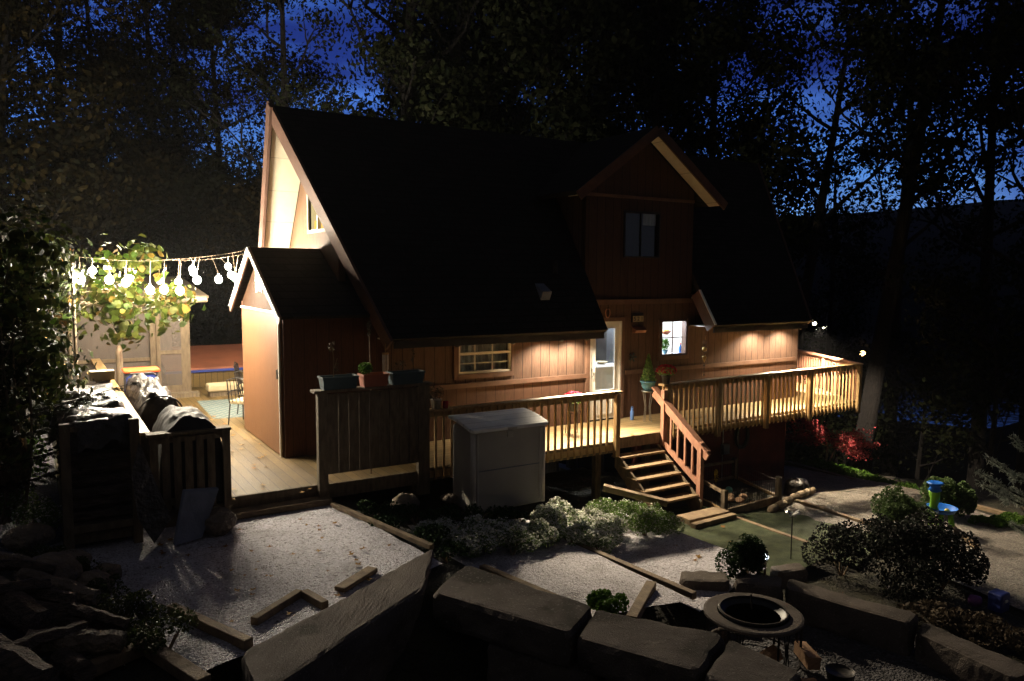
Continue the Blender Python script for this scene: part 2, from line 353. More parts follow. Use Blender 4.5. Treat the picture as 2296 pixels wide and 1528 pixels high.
# ------------------------------------------------------------------ geometry helpers
class MB:
    def __init__(s): s.v = []; s.f = []; s.mi = []; s.cur = 0
    def add(s, vs_, fs_):
        n = len(s.v); s.v += [tuple(p) for p in vs_]; s.f += [tuple(i + n for i in f) for f in fs_]; s.mi += [s.cur] * len(fs_); return s
    def box(s, x0, x1, y0, y1, z0, z1):
        s.add([(x0, y0, z0), (x1, y0, z0), (x1, y1, z0), (x0, y1, z0), (x0, y0, z1), (x1, y0, z1), (x1, y1, z1), (x0, y1, z1)],
              [(0, 3, 2, 1), (4, 5, 6, 7), (0, 1, 5, 4), (1, 2, 6, 5), (2, 3, 7, 6), (3, 0, 4, 7)]); return s
    def beam(s, a, b, w, h, up=(0, 0, 1)):
        a, b = Vector(a), Vector(b); d = (b - a).normalized(); u = Vector(up)
        if abs(d.dot(u)) > 0.99: u = Vector((0, 1, 0))
        sd = d.cross(u).normalized() * w / 2; u2 = sd.cross(d).normalized() * h / 2
        s.add([a - sd - u2, a + sd - u2, a + sd + u2, a - sd + u2, b - sd - u2, b + sd - u2, b + sd + u2, b - sd + u2],
              [(0, 1, 2, 3), (7, 6, 5, 4), (0, 4, 5, 1), (1, 5, 6, 2), (2, 6, 7, 3), (3, 7, 4, 0)]); return s
    def tube(s, pts, radii, n=8, cap=True):
        pts = [Vector(p) for p in pts]
        if not hasattr(radii, '__len__'): radii = [radii] * len(pts)
        base = len(s.v); prev = None
        for i, p in enumerate(pts):
            d = (pts[min(i + 1, len(pts) - 1)] - pts[max(i - 1, 0)])
            d = d.normalized() if d.length > 1e-9 else Vector((0, 0, 1))
            if prev is None: u = d.orthogonal().normalized()
            else:
                u = prev - d * prev.dot(d); u = u.normalized() if u.length > 1e-6 else d.orthogonal().normalized()
            prev = u; w_ = d.cross(u)
            for k in range(n):
                an = 2 * PI * k / n
                s.v.append(tuple(p + (u * math.cos(an) + w_ * math.sin(an)) * radii[i]))
        for i in range(len(pts) - 1):
            for k in range(n):
                a = base + i * n + k; b2 = base + i * n + (k + 1) % n
                s.f.append((a, b2, b2 + n, a + n)); s.mi.append(s.cur)
        if cap:
            s.f.append(tuple(base + k for k in range(n - 1, -1, -1))); s.mi.append(s.cur)
            s.f.append(tuple(base + (len(pts) - 1) * n + k for k in range(n))); s.mi.append(s.cur)
        return s
    def lathe(s, c, prof, n=20, sx=1, sy=1):
        base = len(s.v); cx, cy, cz = c
        for r, z in prof:
            for k in range(n):
                an = 2 * PI * k / n
                s.v.append((cx + r * sx * math.cos(an), cy + r * sy * math.sin(an), cz + z))
        for i in range(len(prof) - 1):
            for k in range(n):
                a = base + i * n + k; b2 = base + i * n + (k + 1) % n
                s.f.append((a, b2, b2 + n, a + n)); s.mi.append(s.cur)
        s.f.append(tuple(base + k for k in range(n - 1, -1, -1))); s.mi.append(s.cur)
        s.f.append(tuple(base + (len(prof) - 1) * n + k for k in range(n))); s.mi.append(s.cur)
        return s
    def ball(s, c, r, n=10, sx=1, sy=1, sz=1):
        prof = [(max(r * math.sin(PI * i / n), 1e-4), -r * sz * math.cos(PI * i / n)) for i in range(n + 1)]
        return s.lathe(c, prof, n * 2, sx, sy)
    def prism(s, poly, off):
        off = Vector(off); n = len(poly); p = [Vector(q) for q in poly]
        s.add(p + [q + off for q in p], [tuple(range(n - 1, -1, -1)), tuple(range(n, 2 * n))] + [(i, (i + 1) % n, (i + 1) % n + n, i + n) for i in range(n)])
        return s

def thing(name, label, cat, loc=(0, 0, 0), group=None, kind=None):
    o = bpy.data.objects.new(name, None); C.objects.link(o); o.location = loc; o.empty_display_size = 0.1
    o['label'] = label; o['category'] = cat
    if group: o['group'] = group
    if kind: o['kind'] = kind
    return o

WL = {}
def wloc(o):
    p = Vector((0, 0, 0))
    while o is not None: p = p + Vector(o.location); o = o.parent
    return p

def put(name, mb, mats, parent=None, label=None, cat=None, group=None, kind=None, smooth=False, loc=None, bevel=0, fix=True):
    """link one mesh object; its vertices are given in world metres, its origin is its parent's base (or loc)"""
    org = wloc(parent) if parent is not None else Vector(loc or (0, 0, 0))
    me = bpy.data.meshes.new(name)
    if isinstance(mb, MB):
        me.from_pydata([tuple(Vector(v) - org) for v in mb.v], [], mb.f)
        mi = mb.mi
    if not isinstance(mats, (list, tuple)): mats = [mats]
    for x in mats: me.materials.append(M[x] if isinstance(x, str) else x)
    if len(mats) > 1: me.polygons.foreach_set('material_index', mi)
    if fix:
        import bmesh
        bm = bmesh.new(); bm.from_mesh(me); bmesh.ops.recalc_face_normals(bm, faces=bm.faces); bm.to_mesh(me); bm.free()
    if smooth:
        me.polygons.foreach_set('use_smooth', [True] * len(me.polygons))
    me.update()
    o = bpy.data.objects.new(name, me); C.objects.link(o)
    if parent is not None: o.parent = parent
    else: o.location = org
    if bevel:
        bv = o.modifiers.new('bevel', 'BEVEL'); bv.width = bevel; bv.segments = 2; bv.limit_method = 'ANGLE'
    if label: o['label'] = label
    if cat: o['category'] = cat
    if group: o['group'] = group
    if kind: o['kind'] = kind
    return o

def leafmesh(name, P, size, mats, mi=None, parent=None, flat=0.0, shape=4, seed=0, asp=0.6, **kw):
    """many small leaves, each its own island, at the points P (N,3)"""
    rg = np.random.default_rng(seed)
    N = len(P); org = np.array(wloc(parent) if parent is not None else Vector(kw.get('loc') or (0, 0, 0)))
    P = np.asarray(P) - org
    nrm = rg.normal(size=(N, 3)); nrm[:, 2] += flat * 2
    nrm /= np.linalg.norm(nrm, axis=1)[:, None]
    a = rg.normal(size=(N, 3)); a -= nrm * (a * nrm).sum(1)[:, None]; a /= np.linalg.norm(a, axis=1)[:, None]
    b = np.cross(nrm, a)
    sz = size * rg.uniform(0.6, 1.35, N)[:, None]
    if shape == 4: pts = [(0.5, 0), (0, 0.5 * asp), (-0.5, 0), (0, -0.5 * asp)]
    elif shape == 6: pts = [(0.55, 0), (0.15, 0.42), (-0.32, 0.45), (-0.45, 0.0), (-0.32, -0.45), (0.15, -0.42)]
    else: pts = [(0.55, 0), (0.22, 0.12), (0.18, 0.5), (-0.08, 0.2), (-0.5, 0.34), (-0.3, 0), (-0.5, -0.34), (-0.08, -0.2), (0.18, -0.5), (0.22, -0.12)]
    k = len(pts); V = np.empty((N, k, 3))
    for i, (u, w_) in enumerate(pts): V[:, i] = P + a * u * sz + b * w_ * sz + nrm * (abs(w_) * 0.35) * sz
    me = bpy.data.meshes.new(name)
    me.vertices.add(N * k); me.vertices.foreach_set('co', V.reshape(-1))
    me.loops.add(N * k); me.loops.foreach_set('vertex_index', np.arange(N * k, dtype=np.int32))
    me.polygons.add(N); me.polygons.foreach_set('loop_start', np.arange(0, N * k, k, dtype=np.int32)); me.polygons.foreach_set('loop_total', np.full(N, k, dtype=np.int32))
    if not isinstance(mats, (list, tuple)): mats = [mats]
    for x in mats: me.materials.append(M[x])
    if mi is not None: me.polygons.foreach_set('material_index', np.asarray(mi, dtype=np.int32))
    me.update(calc_edges=True)
    o = bpy.data.objects.new(name, me); C.objects.link(o)
    if parent is not None: o.parent = parent
    else: o.location = tuple(org)
    for key in ('label', 'category', 'group', 'kind'):
        kk = 'cat' if key == 'category' else key
        if kw.get(kk): o[key] = kw[kk]
    return o

def copy_tree(o, loc, label=None, rz=None, scale=None):
    def rec(src, par):
        c = src.copy(); C.objects.link(c)
        if par is not None: c.parent = par
        for ch in [x for x in list(bpy.data.objects) if x.parent == src and x != c]: rec(ch, c)
        return c
    r = rec(o, None); r.location = loc
    if label: r['label'] = label
    if rz is not None: r.rotation_euler = (0, 0, rz)
    if scale: r.scale = (scale,) * 3 if not hasattr(scale, '__len__') else scale
    return r

# ================================================================== THE SETTING
def lerp(x, xs, ys): return float(np.interp(x, xs, ys))
GX = [-14, -6, -2.2, -0.9, -0.5, 3.7, 4.2, 6.25, 6.4, 8.3, 8.5, 10.0, 10.2, 12.0, 15.0, 19.0, 24.0, 34.0, 60.0]  # noqa
GZ = [5.0, 2.0, 0.55, 0.05, -0.30, -0.30, -0.62, -0.90, -1.02, -1.12, -1.27, -1.27, -1.42, -1.62, -2.05, -2.5, -4.5, -8, -14]
def ground_z(x, y):
    r = math.hypot(x - 6, y - 8)
    z = lerp(x, GX, GZ)
    if y < 6.6 and 0.9 < x < 8.6:
        k = min(1, (6.6 - y) / 0.4) * min(1, (x - 0.9) / 0.3)
        z = z * (1 - k) + min(z, -1.30) * k
    if 8.5 < x <= 12 and y < 8: z = lerp(x, [8.5, 10.2, 12], [-1.30, -1.46, -1.53])
    if 12 < x < 19: z = -1.53 - (x - 12) * 0.08 - max(0, y - 9.5) * 0.12
    if y > 13: z -= min(3.0, (y - 13) * 0.35) * (1 if x > 3.5 else max(0, (x + 1) / 4.5) if x > -1 else 0)
    if y < 3: z = z + (3 - y) * 0.55
    if r > 34:
        az = math.degrees(math.atan2(x, y))
        far = lerp(r, [34, 60, 100, 175, 200, 260, 420, 700, 1100, 2500], [-8, -14, -20.6, -20.6, -13, 3, 26, 60 + 4 * math.sin(az * 0.21) + 2 * math.sin(az * 0.83), 50, 40])
        k = min(1, (r - 34) / 20)
        z = z * (1 - k) + far * k
    return z
xs = sorted(set([-900, -500, -300, -180, -100, -60, -40, -28, -20, -14] + list(np.round(np.arange(-10, 24.01, 0.35), 3)) + [26, 29, 33, 38, 45, 54, 64, 76, 90, 105, 125, 150, 180, 210, 250, 300, 360, 430, 520, 620, 720, 840, 1000, 1300]))
ys = sorted(set([-200, -60, -20, -6] + list(np.round(np.arange(-2, 16.01, 0.35), 3)) + [17, 18.5, 20, 22, 25, 29, 34, 40, 48, 58, 70, 84, 100, 120, 145, 175, 210, 250, 300, 360, 430, 520, 620, 720, 840, 1000, 1300]))
mb = MB(); rnd = random.Random(3)
for y in ys:
    for x in xs:
        j = 0.03 if -10 < x < 24 and y < 16 else 0
        mb.v.append((x, y, ground_z(x, y) + rnd.uniform(-j, j) * (0.25 if x > -0.8 else 1.5)))
nx = len(xs)
for j in range(len(ys) - 1):
    for i in range(nx - 1):
        mb.f.append((j * nx + i, j * nx + i + 1, (j + 1) * nx + i + 1, (j + 1) * nx + i))
        cx_, cy_ = xs[i], ys[j]
        mb.mi.append(0 if (-30 < cx_ < 30 and cy_ < 30) else 1)
put('ground', mb, ['soil', 'forest'], kind='structure', smooth=True, fix=False)

def sheet(name, poly, zf, material, label=None, step=0.3, wob=0.012, seed=1):
    """an area of ground cover as a fine sheet inside a polygon"""
    rg = random.Random(seed); mb = MB()
    px = [p[0] for p in poly]; py = [p[1] for p in poly]
    n0, n1 = max(2, int((max(px) - min(px)) / step)), max(2, int((max(py) - min(py)) / step))
    # map unit square onto the quad (four-cornered areas)
    a, b_, c, d = [Vector((p[0], p[1])) for p in poly]
    for j in range(n1 + 1):
        for i in range(n0 + 1):
            u, v_ = i / n0, j / n1
            q = a * (1 - u) * (1 - v_) + b_ * u * (1 - v_) + c * u * v_ + d * (1 - u) * v_
            mb.v.append((q.x, q.y, zf(q.x, q.y) + rg.uniform(-wob, wob)))
    for j in range(n1):
        for i in range(n0):
            mb.f.append((j * (n0 + 1) + i, j * (n0 + 1) + i + 1, (j + 1) * (n0 + 1) + i + 1, (j + 1) * (n0 + 1) + i)); mb.mi.append(0)
    o = put(name, mb, material, kind='structure', smooth=True, fix=False)
    if label: o['label'] = label
    return o

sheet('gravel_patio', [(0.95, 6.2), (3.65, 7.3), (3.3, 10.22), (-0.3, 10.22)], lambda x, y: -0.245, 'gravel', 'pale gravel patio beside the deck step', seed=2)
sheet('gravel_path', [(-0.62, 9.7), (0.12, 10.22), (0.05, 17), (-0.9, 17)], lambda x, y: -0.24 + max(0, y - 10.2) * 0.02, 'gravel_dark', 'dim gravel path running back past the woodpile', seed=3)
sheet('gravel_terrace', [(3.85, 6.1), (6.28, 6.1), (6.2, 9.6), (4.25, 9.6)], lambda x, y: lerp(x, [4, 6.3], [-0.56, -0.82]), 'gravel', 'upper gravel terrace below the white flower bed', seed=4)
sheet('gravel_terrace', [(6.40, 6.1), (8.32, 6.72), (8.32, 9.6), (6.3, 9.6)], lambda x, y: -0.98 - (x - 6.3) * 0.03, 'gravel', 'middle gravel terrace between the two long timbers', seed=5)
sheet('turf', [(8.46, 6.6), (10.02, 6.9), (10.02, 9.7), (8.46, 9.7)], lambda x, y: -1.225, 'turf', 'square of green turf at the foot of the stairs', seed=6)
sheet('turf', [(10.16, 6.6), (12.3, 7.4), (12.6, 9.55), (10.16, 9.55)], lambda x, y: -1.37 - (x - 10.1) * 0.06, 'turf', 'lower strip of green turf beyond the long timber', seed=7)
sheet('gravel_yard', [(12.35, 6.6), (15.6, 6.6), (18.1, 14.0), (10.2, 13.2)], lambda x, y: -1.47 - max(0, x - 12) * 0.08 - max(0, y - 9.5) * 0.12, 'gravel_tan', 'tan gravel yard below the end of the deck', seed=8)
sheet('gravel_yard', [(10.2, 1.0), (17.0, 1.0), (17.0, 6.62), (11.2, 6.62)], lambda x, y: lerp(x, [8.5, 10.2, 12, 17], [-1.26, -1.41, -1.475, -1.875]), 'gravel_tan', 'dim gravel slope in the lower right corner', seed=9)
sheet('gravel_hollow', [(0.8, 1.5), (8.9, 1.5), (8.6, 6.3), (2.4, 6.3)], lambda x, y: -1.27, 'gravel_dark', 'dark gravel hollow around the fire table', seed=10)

# lake in the valley
mb = MB()
N = 40
pts = [(135 + (24 + 5 * math.sin(3 * a)) * math.cos(a), 76 + (20 + 4 * math.sin(2 * a + 1)) * math.sin(a), -20.2) for a in [2 * PI * i / N for i in range(N)]]
mb.add(pts, [tuple(range(N))])
put('lake', mb, 'water', kind='structure', label='still lake in the valley reflecting the last blue light')

# ================================================================== HOUSE
WY = 11.9
house = thing('a_frame_house', 'brown sided a-frame house with black shingle roof and gabled dormer', 'house', (10, 13.8, 0))
def wall_holes(x0, x1, z0, z1, y, th, holes):
    mb = MB(); zs_ = sorted(set([z0, z1] + [h[2] for h in holes] + [h[3] for h in holes])); xs_ = sorted(set([x0, x1] + [h[0] for h in holes] + [h[1] for h in holes]))
    for i in range(len(xs_) - 1):
        for j in range(len(zs_) - 1):
            cx_, cz_ = (xs_[i] + xs_[i + 1]) / 2, (zs_[j] + zs_[j + 1]) / 2
            if any(h[0] < cx_ < h[1] and h[2] < cz_ < h[3] for h in holes): continue
            mb.box(xs_[i], xs_[i + 1], y, y + th, zs_[j], zs_[j + 1])
    return mb
W1 = (6.26, 7.36, 1.15, 1.86); DO = (9.19, 10.0, 0.02, 2.0); W2 = (11.09, 11.83, 1.23, 1.98)
put('front_wall', wall_holes(4.9, 15.42, 0.92, 2.38, WY, 0.14, [W1, (DO[0], DO[1], 0.0, 2.0), W2]), 'siding', house)
put('lower_front_wall', wall_holes(4.9, 15.42, 0.0, 0.918, WY - 0.012, 0.14, [(DO[0], DO[1], 0.0, 0.918)]), 'siding_low', house)
mb = MB(); mb.box(4.9, DO[0] - 0.09, WY - 0.05, WY - 0.014, 0.90, 0.985); mb.box(DO[1] + 0.09, 15.44, WY - 0.05, WY - 0.014, 0.90, 0.985)
put('band_board', mb, 'trim', house)
mb = MB(); mb.box(15.42, 15.56, WY, 16.0, 0.0, 2.4); put('end_wall', mb, 'siding', house)
mb = MB(); mb.box(4.3, 15.4, 15.9, 16.04, 0.0, 2.4); put('rear_wall', mb, 'siding', house)
mb = MB(); mb.box(10.6, 15.36, WY + 0.1, WY + 0.3, -2.4, -0.02); mb.box(15.22, 15.36, WY + 0.3, 16, -3.2, -0.02); put('basement_wall', mb, 'base_red', house)
mb = MB(); mb.box(DO[0] - 0.09, DO[0] - 0.002, WY - 0.045, WY, 0.0, 2.08); mb.box(DO[1] + 0.002, DO[1] + 0.07, WY - 0.045, WY, 0.0, 2.08); mb.box(DO[0] - 0.002, DO[1] + 0.002, WY - 0.045, WY, 2.003, 2.08)
put('door_trim', mb, 'trim', house)
# roof: near slope through (y 11.2, z 1.85) and (y 13.85, z 5.80)
def NS(x, t, off=0.0):
    n = Vector((0, -3.95, 2.65)).normalized(); return Vector((x, 11.2 + 2.65 * t, 1.85 + 3.95 * t)) + n * off
def FS(x, t, off=0.0):
    n = Vector((0, 3.95, 2.65)).normalized(); return Vector((x, 16.5 - 2.65 * t, 1.85 + 3.95 * t)) + n * off
nn = Vector((0, -3.95, 2.65)).normalized(); nf = Vector((0, 3.95, 2.65)).normalized()
mb = MB()
mb.prism([NS(4.68, 0), NS(9.03, 0), NS(9.03, 0.72), NS(4.68 - 1.13 * 0.72, 0.72)], nn * 0.10)
mb.prism([NS(4.68 - 1.13 * 0.72, 0.72), NS(14.95 + 1.13 * 0.72, 0.72), NS(16.08, 1.0), NS(3.55, 1.0)], nn * 0.10)
mb.prism([NS(11.9, 0), NS(14.95, 0), NS(14.95 + 1.13 * 0.72, 0.72), NS(11.9, 0.72)], nn * 0.10)
put('front_roof_slope', mb, 'shingle', house)
mb = MB(); mb.prism([FS(3.88, 0), FS(15.0, 0), FS(16.08, 1), FS(3.55, 1)], nf * 0.10)
put('rear_roof_slope', mb, 'shingle', house)
mb = MB(); mb.prism([FS(3.92, 0.02, -0.02), FS(4.28, 0.02, -0.02), FS(4.28, 0.985, -0.02), FS(3.62, 0.985, -0.02)], nf * -0.015)
put('soffit_panel', mb, 'panel', house, label='cream soffit panels lit up under the far roof overhang')
mb = MB()
mb.beam(FS(3.87, -0.01, -0.01), FS(3.54, 1.02, -0.01), 0.05, 0.26, up=nf); put('barge_board', mb, 'rake', house, label='barge board of the far rake')
mb = MB(); mb.beam(NS(4.665, -0.01, -0.02), NS(3.54, 1.02, -0.02), 0.05, 0.27, up=nn); put('barge_board', mb, 'rake', house, label='barge board of the near rake')
mb = MB(); mb.beam(NS(14.97, 0, 0.0), NS(16.1, 1.0, 0.0), 0.05, 0.24, up=nn); put('barge_board', mb, 'rake', house)
mb = MB(); mb.beam(NS(11.875, 0.0, -0.02), NS(11.875, 0.18, -0.02), 0.045, 0.26, up=nn); put('barge_board', mb, 'rake', house)
mb = MB(); mb.beam(NS(11.87, 0.0, 0.118), NS(11.87, 0.18, 0.118), 0.06, 0.016, up=nn); put('drip_edge', mb, 'white', house, label='white metal drip edge on the short rake above the hanging ornament')
mb = MB(); mb.box(4.75, 9.0, 11.19, 11.225, 1.74, 1.86); mb.box(11.92, 14.95, 11.19, 11.225, 1.74, 1.86); [put('fascia', MB().box(4.75, 9.0, 11.19, 11.225, 1.74, 1.86), 'black', house), put('fascia', MB().box(11.92, 14.95, 11.19, 11.225, 1.74, 1.86), 'black', house)]
mb = MB(); mb.box(4.75, 9.0, 11.226, WY, 1.845, 1.865); mb.box(11.92, 14.95, 11.226, WY, 1.845, 1.865); mb.box(14.95, 15.42, 11.4, WY, 1.9, 1.92); put('eave_soffit', mb, 'cream', house)
# gable wall (left) with window
gx = 4.3
GW = (13.08, 14.10, 3.72, 4.52)
mb = MB()
def gable_z(y): return min(1.85 + (y - 11.2) * 3.95 / 2.65, 1.85 + (16.5 - y) * 3.95 / 2.65) - 0.03
ycols = [12.5, GW[0], 13.85, GW[1], 16.1]
for i in range(4):
    y0, y1 = ycols[i], ycols[i + 1]
    if i in (1, 2):
        mb.prism([(gx, y0, 0), (gx, y1, 0), (gx, y1, GW[2]), (gx, y0, GW[2])], (0.12, 0, 0))
        mb.prism([(gx, y0, min(GW[3], gable_z(y0))), (gx, y1, GW[3]), (gx, y1, gable_z(y1)), (gx, y0, gable_z(y0) + 0.001)], (0.12, 0, 0))
    else: mb.prism([(gx, y0, 0), (gx, y1, 0), (gx, y1, gable_z(y1)), (gx, y0, gable_z(y0))], (0.12, 0, 0))
put('gable_wall', mb, mat('gable_siding', (0.16, 0.085, 0.042), (0.125, 0.064, 0.031), 0.65, 3, (6, 6, 1), 0.3, 30), house)
gw = put('gable_window', MB().box(gx + 0.04, gx + 0.05, GW[0], GW[1], GW[2], GW[3]), 'winglow', house, label='small lit window high in the gable')
mb = MB()
for (y0, y1, z0, z1) in ((GW[0] - .05, GW[1] + .05, GW[2] - .06, GW[2]), (GW[0] - .05, GW[1] + .05, GW[3], GW[3] + .05), (GW[1], GW[1] + .05, GW[2], GW[3]), (13.52, 13.57, GW[2], GW[3])): mb.box(gx - 0.025, gx + 0.035, y0, y1, z0, z1)
put('frame', mb, 'cream', gw)
put('candle_glow', MB().box(gx + 0.02, gx + 0.038, 13.2, 13.45, GW[2] + 0.02, GW[2] + 0.2).box(gx + 0.02, gx + 0.038, 13.62, 13.85, GW[2] + 0.02, GW[2] + 0.16), 'candle', gw)
mb = MB(); mb.tube([(gx - 0.02, 14.22, 4.78), (gx - 0.14, 14.22, 4.76), (gx - 0.15, 14.22, 4.70)], 0.022, 8); put('dead_floodlight', mb, 'cream', house)
# dormer
dx0, dx1, dcx = 9.03, 11.9, 10.47
DW = (9.98, 10.95, 3.28, 4.22)
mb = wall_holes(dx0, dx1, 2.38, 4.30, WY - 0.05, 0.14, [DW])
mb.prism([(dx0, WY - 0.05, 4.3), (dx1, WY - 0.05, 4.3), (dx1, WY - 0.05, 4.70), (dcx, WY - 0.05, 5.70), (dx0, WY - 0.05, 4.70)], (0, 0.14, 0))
put('dormer_wall', mb, boards('dormer_siding_shade', (0.060, 0.034, 0.024), (0.042, 0.024, 0.017), 'XY', 0.203, 0.06, 0.6, (14, 14, 0.8), 0.25, 0.16), house)  # darkened copy of the house siding: the dormer's shade is in the colour
put('dormer_cheek', MB().box(dx0 + 0.02, dx0 + 0.12, WY + 0.09, 13.2, 2.4, 4.6), 'siding', house)
put('dormer_cheek', MB().box(dx1 - 0.12, dx1 - 0.02, WY + 0.09, 13.2, 2.4, 4.6), 'siding', house)
mb = MB(); mb.box(dx0 - 0.02, dx1 + 0.02, WY - 0.085, WY - 0.052, 2.34, 2.44); put('dormer_skirt_board', mb, 'trim', house)
mb = MB(); mb.box(dx0, dx1, WY - 0.075, WY - 0.052, 4.46, 4.52); put('dormer_band', mb, 'trim', house)
for sg in (-1, 1):
    sl = (5.78 - 4.42) / 1.9
    nd = Vector((sg * sl, 0, 1)).normalized()
    mb = MB(); mb.prism([(dcx + sg * 1.9, 11.45, 4.42), (dcx + sg * 1.9, 12.95, 4.42), (dcx, 13.84, 5.78), (dcx, 11.45, 5.78)], nd * 0.09)
    put('dormer_roof_slope', mb, 'shingle', house)
    mb = MB(); mb.prism([(dcx + sg * 1.88, 11.47, 4.42), (dcx + sg * 1.88, WY - 0.06, 4.42), (dcx + sg * 0.02, WY - 0.06, 5.75), (dcx + sg * 0.02, 11.47, 5.75)], nd * -0.015)
    put('dormer_soffit', mb, 'panel', house)
    mb = MB(); mb.beam((dcx + sg * 1.94, 11.43, 4.39), (dcx, 11.43, 5.78), 0.04, 0.18, up=nd); put('barge_board', mb, 'rake', house)
def window(parent, name, x0, x1, z0, z1, y, frame, nxm, nzm, pane, label=None, trim=None, mid=False, fw=0.035):
    w_ = put(name, MB().box(x0, x1, y + 0.05, y + 0.056, z0, z1), pane, parent, label=label)
    mb = MB()
    mb.box(x0, x0 + fw, y - 0.02, y + 0.045, z0, z1); mb.box(x1 - fw, x1, y - 0.02, y + 0.045, z0, z1)
    mb.box(x0 + fw, x1 - fw, y - 0.02, y + 0.045, z0, z0 + fw); mb.box(x0 + fw, x1 - fw, y - 0.02, y + 0.045, z1 - fw, z1)
    if mid: mb.box(x0 + fw, x1 - fw, y - 0.015, y + 0.045, (z0 + z1) / 2 - 0.02, (z0 + z1) / 2 + 0.02)
    put('frame', mb, frame, w_)
    mb = MB()
    for i in range(1, nxm): xx = x0 + (x1 - x0) * i / nxm; mb.box(xx - 0.009, xx + 0.009, y + 0.028, y + 0.046, z0 + fw, z1 - fw)
    for i in range(1, nzm):
        if mid and i * 2 == nzm: continue
        zz = z0 + (z1 - z0) * i / nzm; mb.box(x0 + fw, x1 - fw, y + 0.030, y + 0.044, zz - 0.008, zz + 0.008)
    if mb.v: put('muntin', mb, frame, w_)
    if trim:
        mb = MB(); mb.box(x0 - 0.09, x0 - 0.001, y - 0.04, y, z0 - 0.09, z1 + 0.02); mb.box(x1 + 0.001, x1 + 0.06, y - 0.04, y, z0 - 0.09, z1 + 0.02); mb.box(x0 - 0.001, x1 + 0.001, y - 0.045, y, z0 - 0.09, z0 - 0.002)
        put('window_trim', mb, trim, w_)
    return w_
window(house, 'window', *W1, WY, 'cream', 3, 4, 'glass', 'cream framed sash window with grey curtains under the left eave', 'trim', True)
window(house, 'window', *W2, WY, 'trim', 2, 2, 'glass', 'brightly lit kitchen window right of the house number', 'trim', False, 0.03)
window(house, 'dormer_window', *DW, WY - 0.05, 'black', 2, 1, 'glass', 'dark unlit window in the dormer', None, False)
# storm door
door = put('storm_door', wall_holes(DO[0] + 0.002, DO[1] - 0.002, 0.03, 2.0, WY + 0.0, 0.045, [(DO[0] + 0.14, DO[1] - 0.14, 0.62, 1.86)]), 'white', house, label='white storm door with a tall glass pane')
put('glass_pane', MB().box(DO[0] + 0.14, DO[1] - 0.14, WY + 0.018, WY + 0.024, 0.62, 1.86), 'glass', door)
mb = MB(); mb.box(DO[0] + 0.002, DO[0] + 0.035, WY - 0.03, WY - 0.002, 0.03, 2.0); mb.box(DO[1] - 0.035, DO[1] - 0.002, WY - 0.03, WY - 0.002, 0.03, 2.0); mb.box(DO[0] + 0.036, DO[1] - 0.036, WY - 0.03, WY - 0.002, 1.965, 2.0)
put('door_frame', mb, 'white', door)
mb = MB()
for a in ((DO[0] + 0.14, DO[0] + 0.16, 0.60, 1.88), (DO[1] - 0.16, DO[1] - 0.14, 0.60, 1.88), (DO[0] + 0.16, DO[1] - 0.16, 0.60, 0.62), (DO[0] + 0.16, DO[1] - 0.16, 1.86, 1.88), (DO[0] + 0.2, DO[1] - 0.2, 0.12, 0.14), (DO[0] + 0.2, DO[1] - 0.2, 0.48, 0.50), (DO[0] + 0.2, DO[0] + 0.22, 0.14, 0.48), (DO[1] - 0.22, DO[1] - 0.2, 0.14, 0.48)): mb.box(a[0], a[1], WY - 0.014, WY - 0.001, a[2], a[3])
put('moulding', mb, 'white', door)
mb = MB(); mb.tube([(DO[0] + 0.07, WY - 0.002, 1.06), (DO[0] + 0.07, WY - 0.05, 1.05), (DO[0] + 0.07, WY - 0.06, 0.95), (DO[0] + 0.07, WY - 0.03, 0.90)], 0.011, 8); put('handle', mb, 'steel', door, smooth=True)
# eave floodlights
def flood(x, lit, label):
    y = 11.32
    f = put('floodlight', MB().box(x - 0.05, x + 0.05, y - 0.04, y + 0.04, 1.80, 1.843), 'black', house, label=label)
    a = Vector((x, y - 0.03, 1.80)); b2 = a + Vector((0, 0.06, -0.05))
    put('shade', MB().tube([a, a + (b2 - a) * 0.4, b2], [0.03, 0.055, 0.065], 14, True), 'black', f, smooth=False)
    if lit:
        put('lamp_face', MB().ball((x, y + 0.05, 1.745), 0.022, 6), 'flood', f)
        l = bpy.data.lights.new('flood_lamp', 'SPOT'); l.energy = lit; l.color = (1.0, 0.84, 0.60); l.shadow_soft_size = 0.03; l.spot_size = rad(142); l.spot_blend = 0.7
        lo = bpy.data.objects.new('flood_lamp', l); C.objects.link(lo); lo.parent = f
        lo.location = Vector((x, y + 0.20, 1.765)) - wloc(f)
        lo.rotation_euler = Euler((0, 0, 0))
        l2 = bpy.data.lights.new('flood_beam', 'SPOT'); l2.energy = lit * 3.6; l2.color = l.color; l2.shadow_soft_size = 0.03; l2.spot_size = rad(104); l2.spot_blend = 0.7
        lo2 = bpy.data.objects.new('flood_beam', l2); C.objects.link(lo2); lo2.parent = f
        lo2.location = Vector((x, y - 0.05, 1.69)) - wloc(f)
        lo2.rotation_euler = Euler((rad(-42), 0, 0))
    return f
flood(5.95, 0, 'unlit floodlight above the sash window')
flood(7.05, 0, 'unlit floodlight near the right end of the sash window')
flood(8.1, 230, 'lit floodlight left of the door')
flood(8.7, 230, 'lit floodlight nearest the door')
flood(13.9, 300, 'lit floodlight midway along the right eave')
flood(14.85, 300, 'lit floodlight at the far right end of the eave')
f = put('floodlight', MB().box(15.98, 16.06, 11.86, 11.94, 1.80, 1.86), 'black', house, label='twin floodlight at the far right corner of the roof')
for k, (dx_, dy_) in enumerate(((0.0, -0.09), (0.16, 0.0))):
    put('lamp_face', MB().ball((16.02 + dx_, 11.9 + dy_, 1.77), 0.035, 6), 'flood', f)
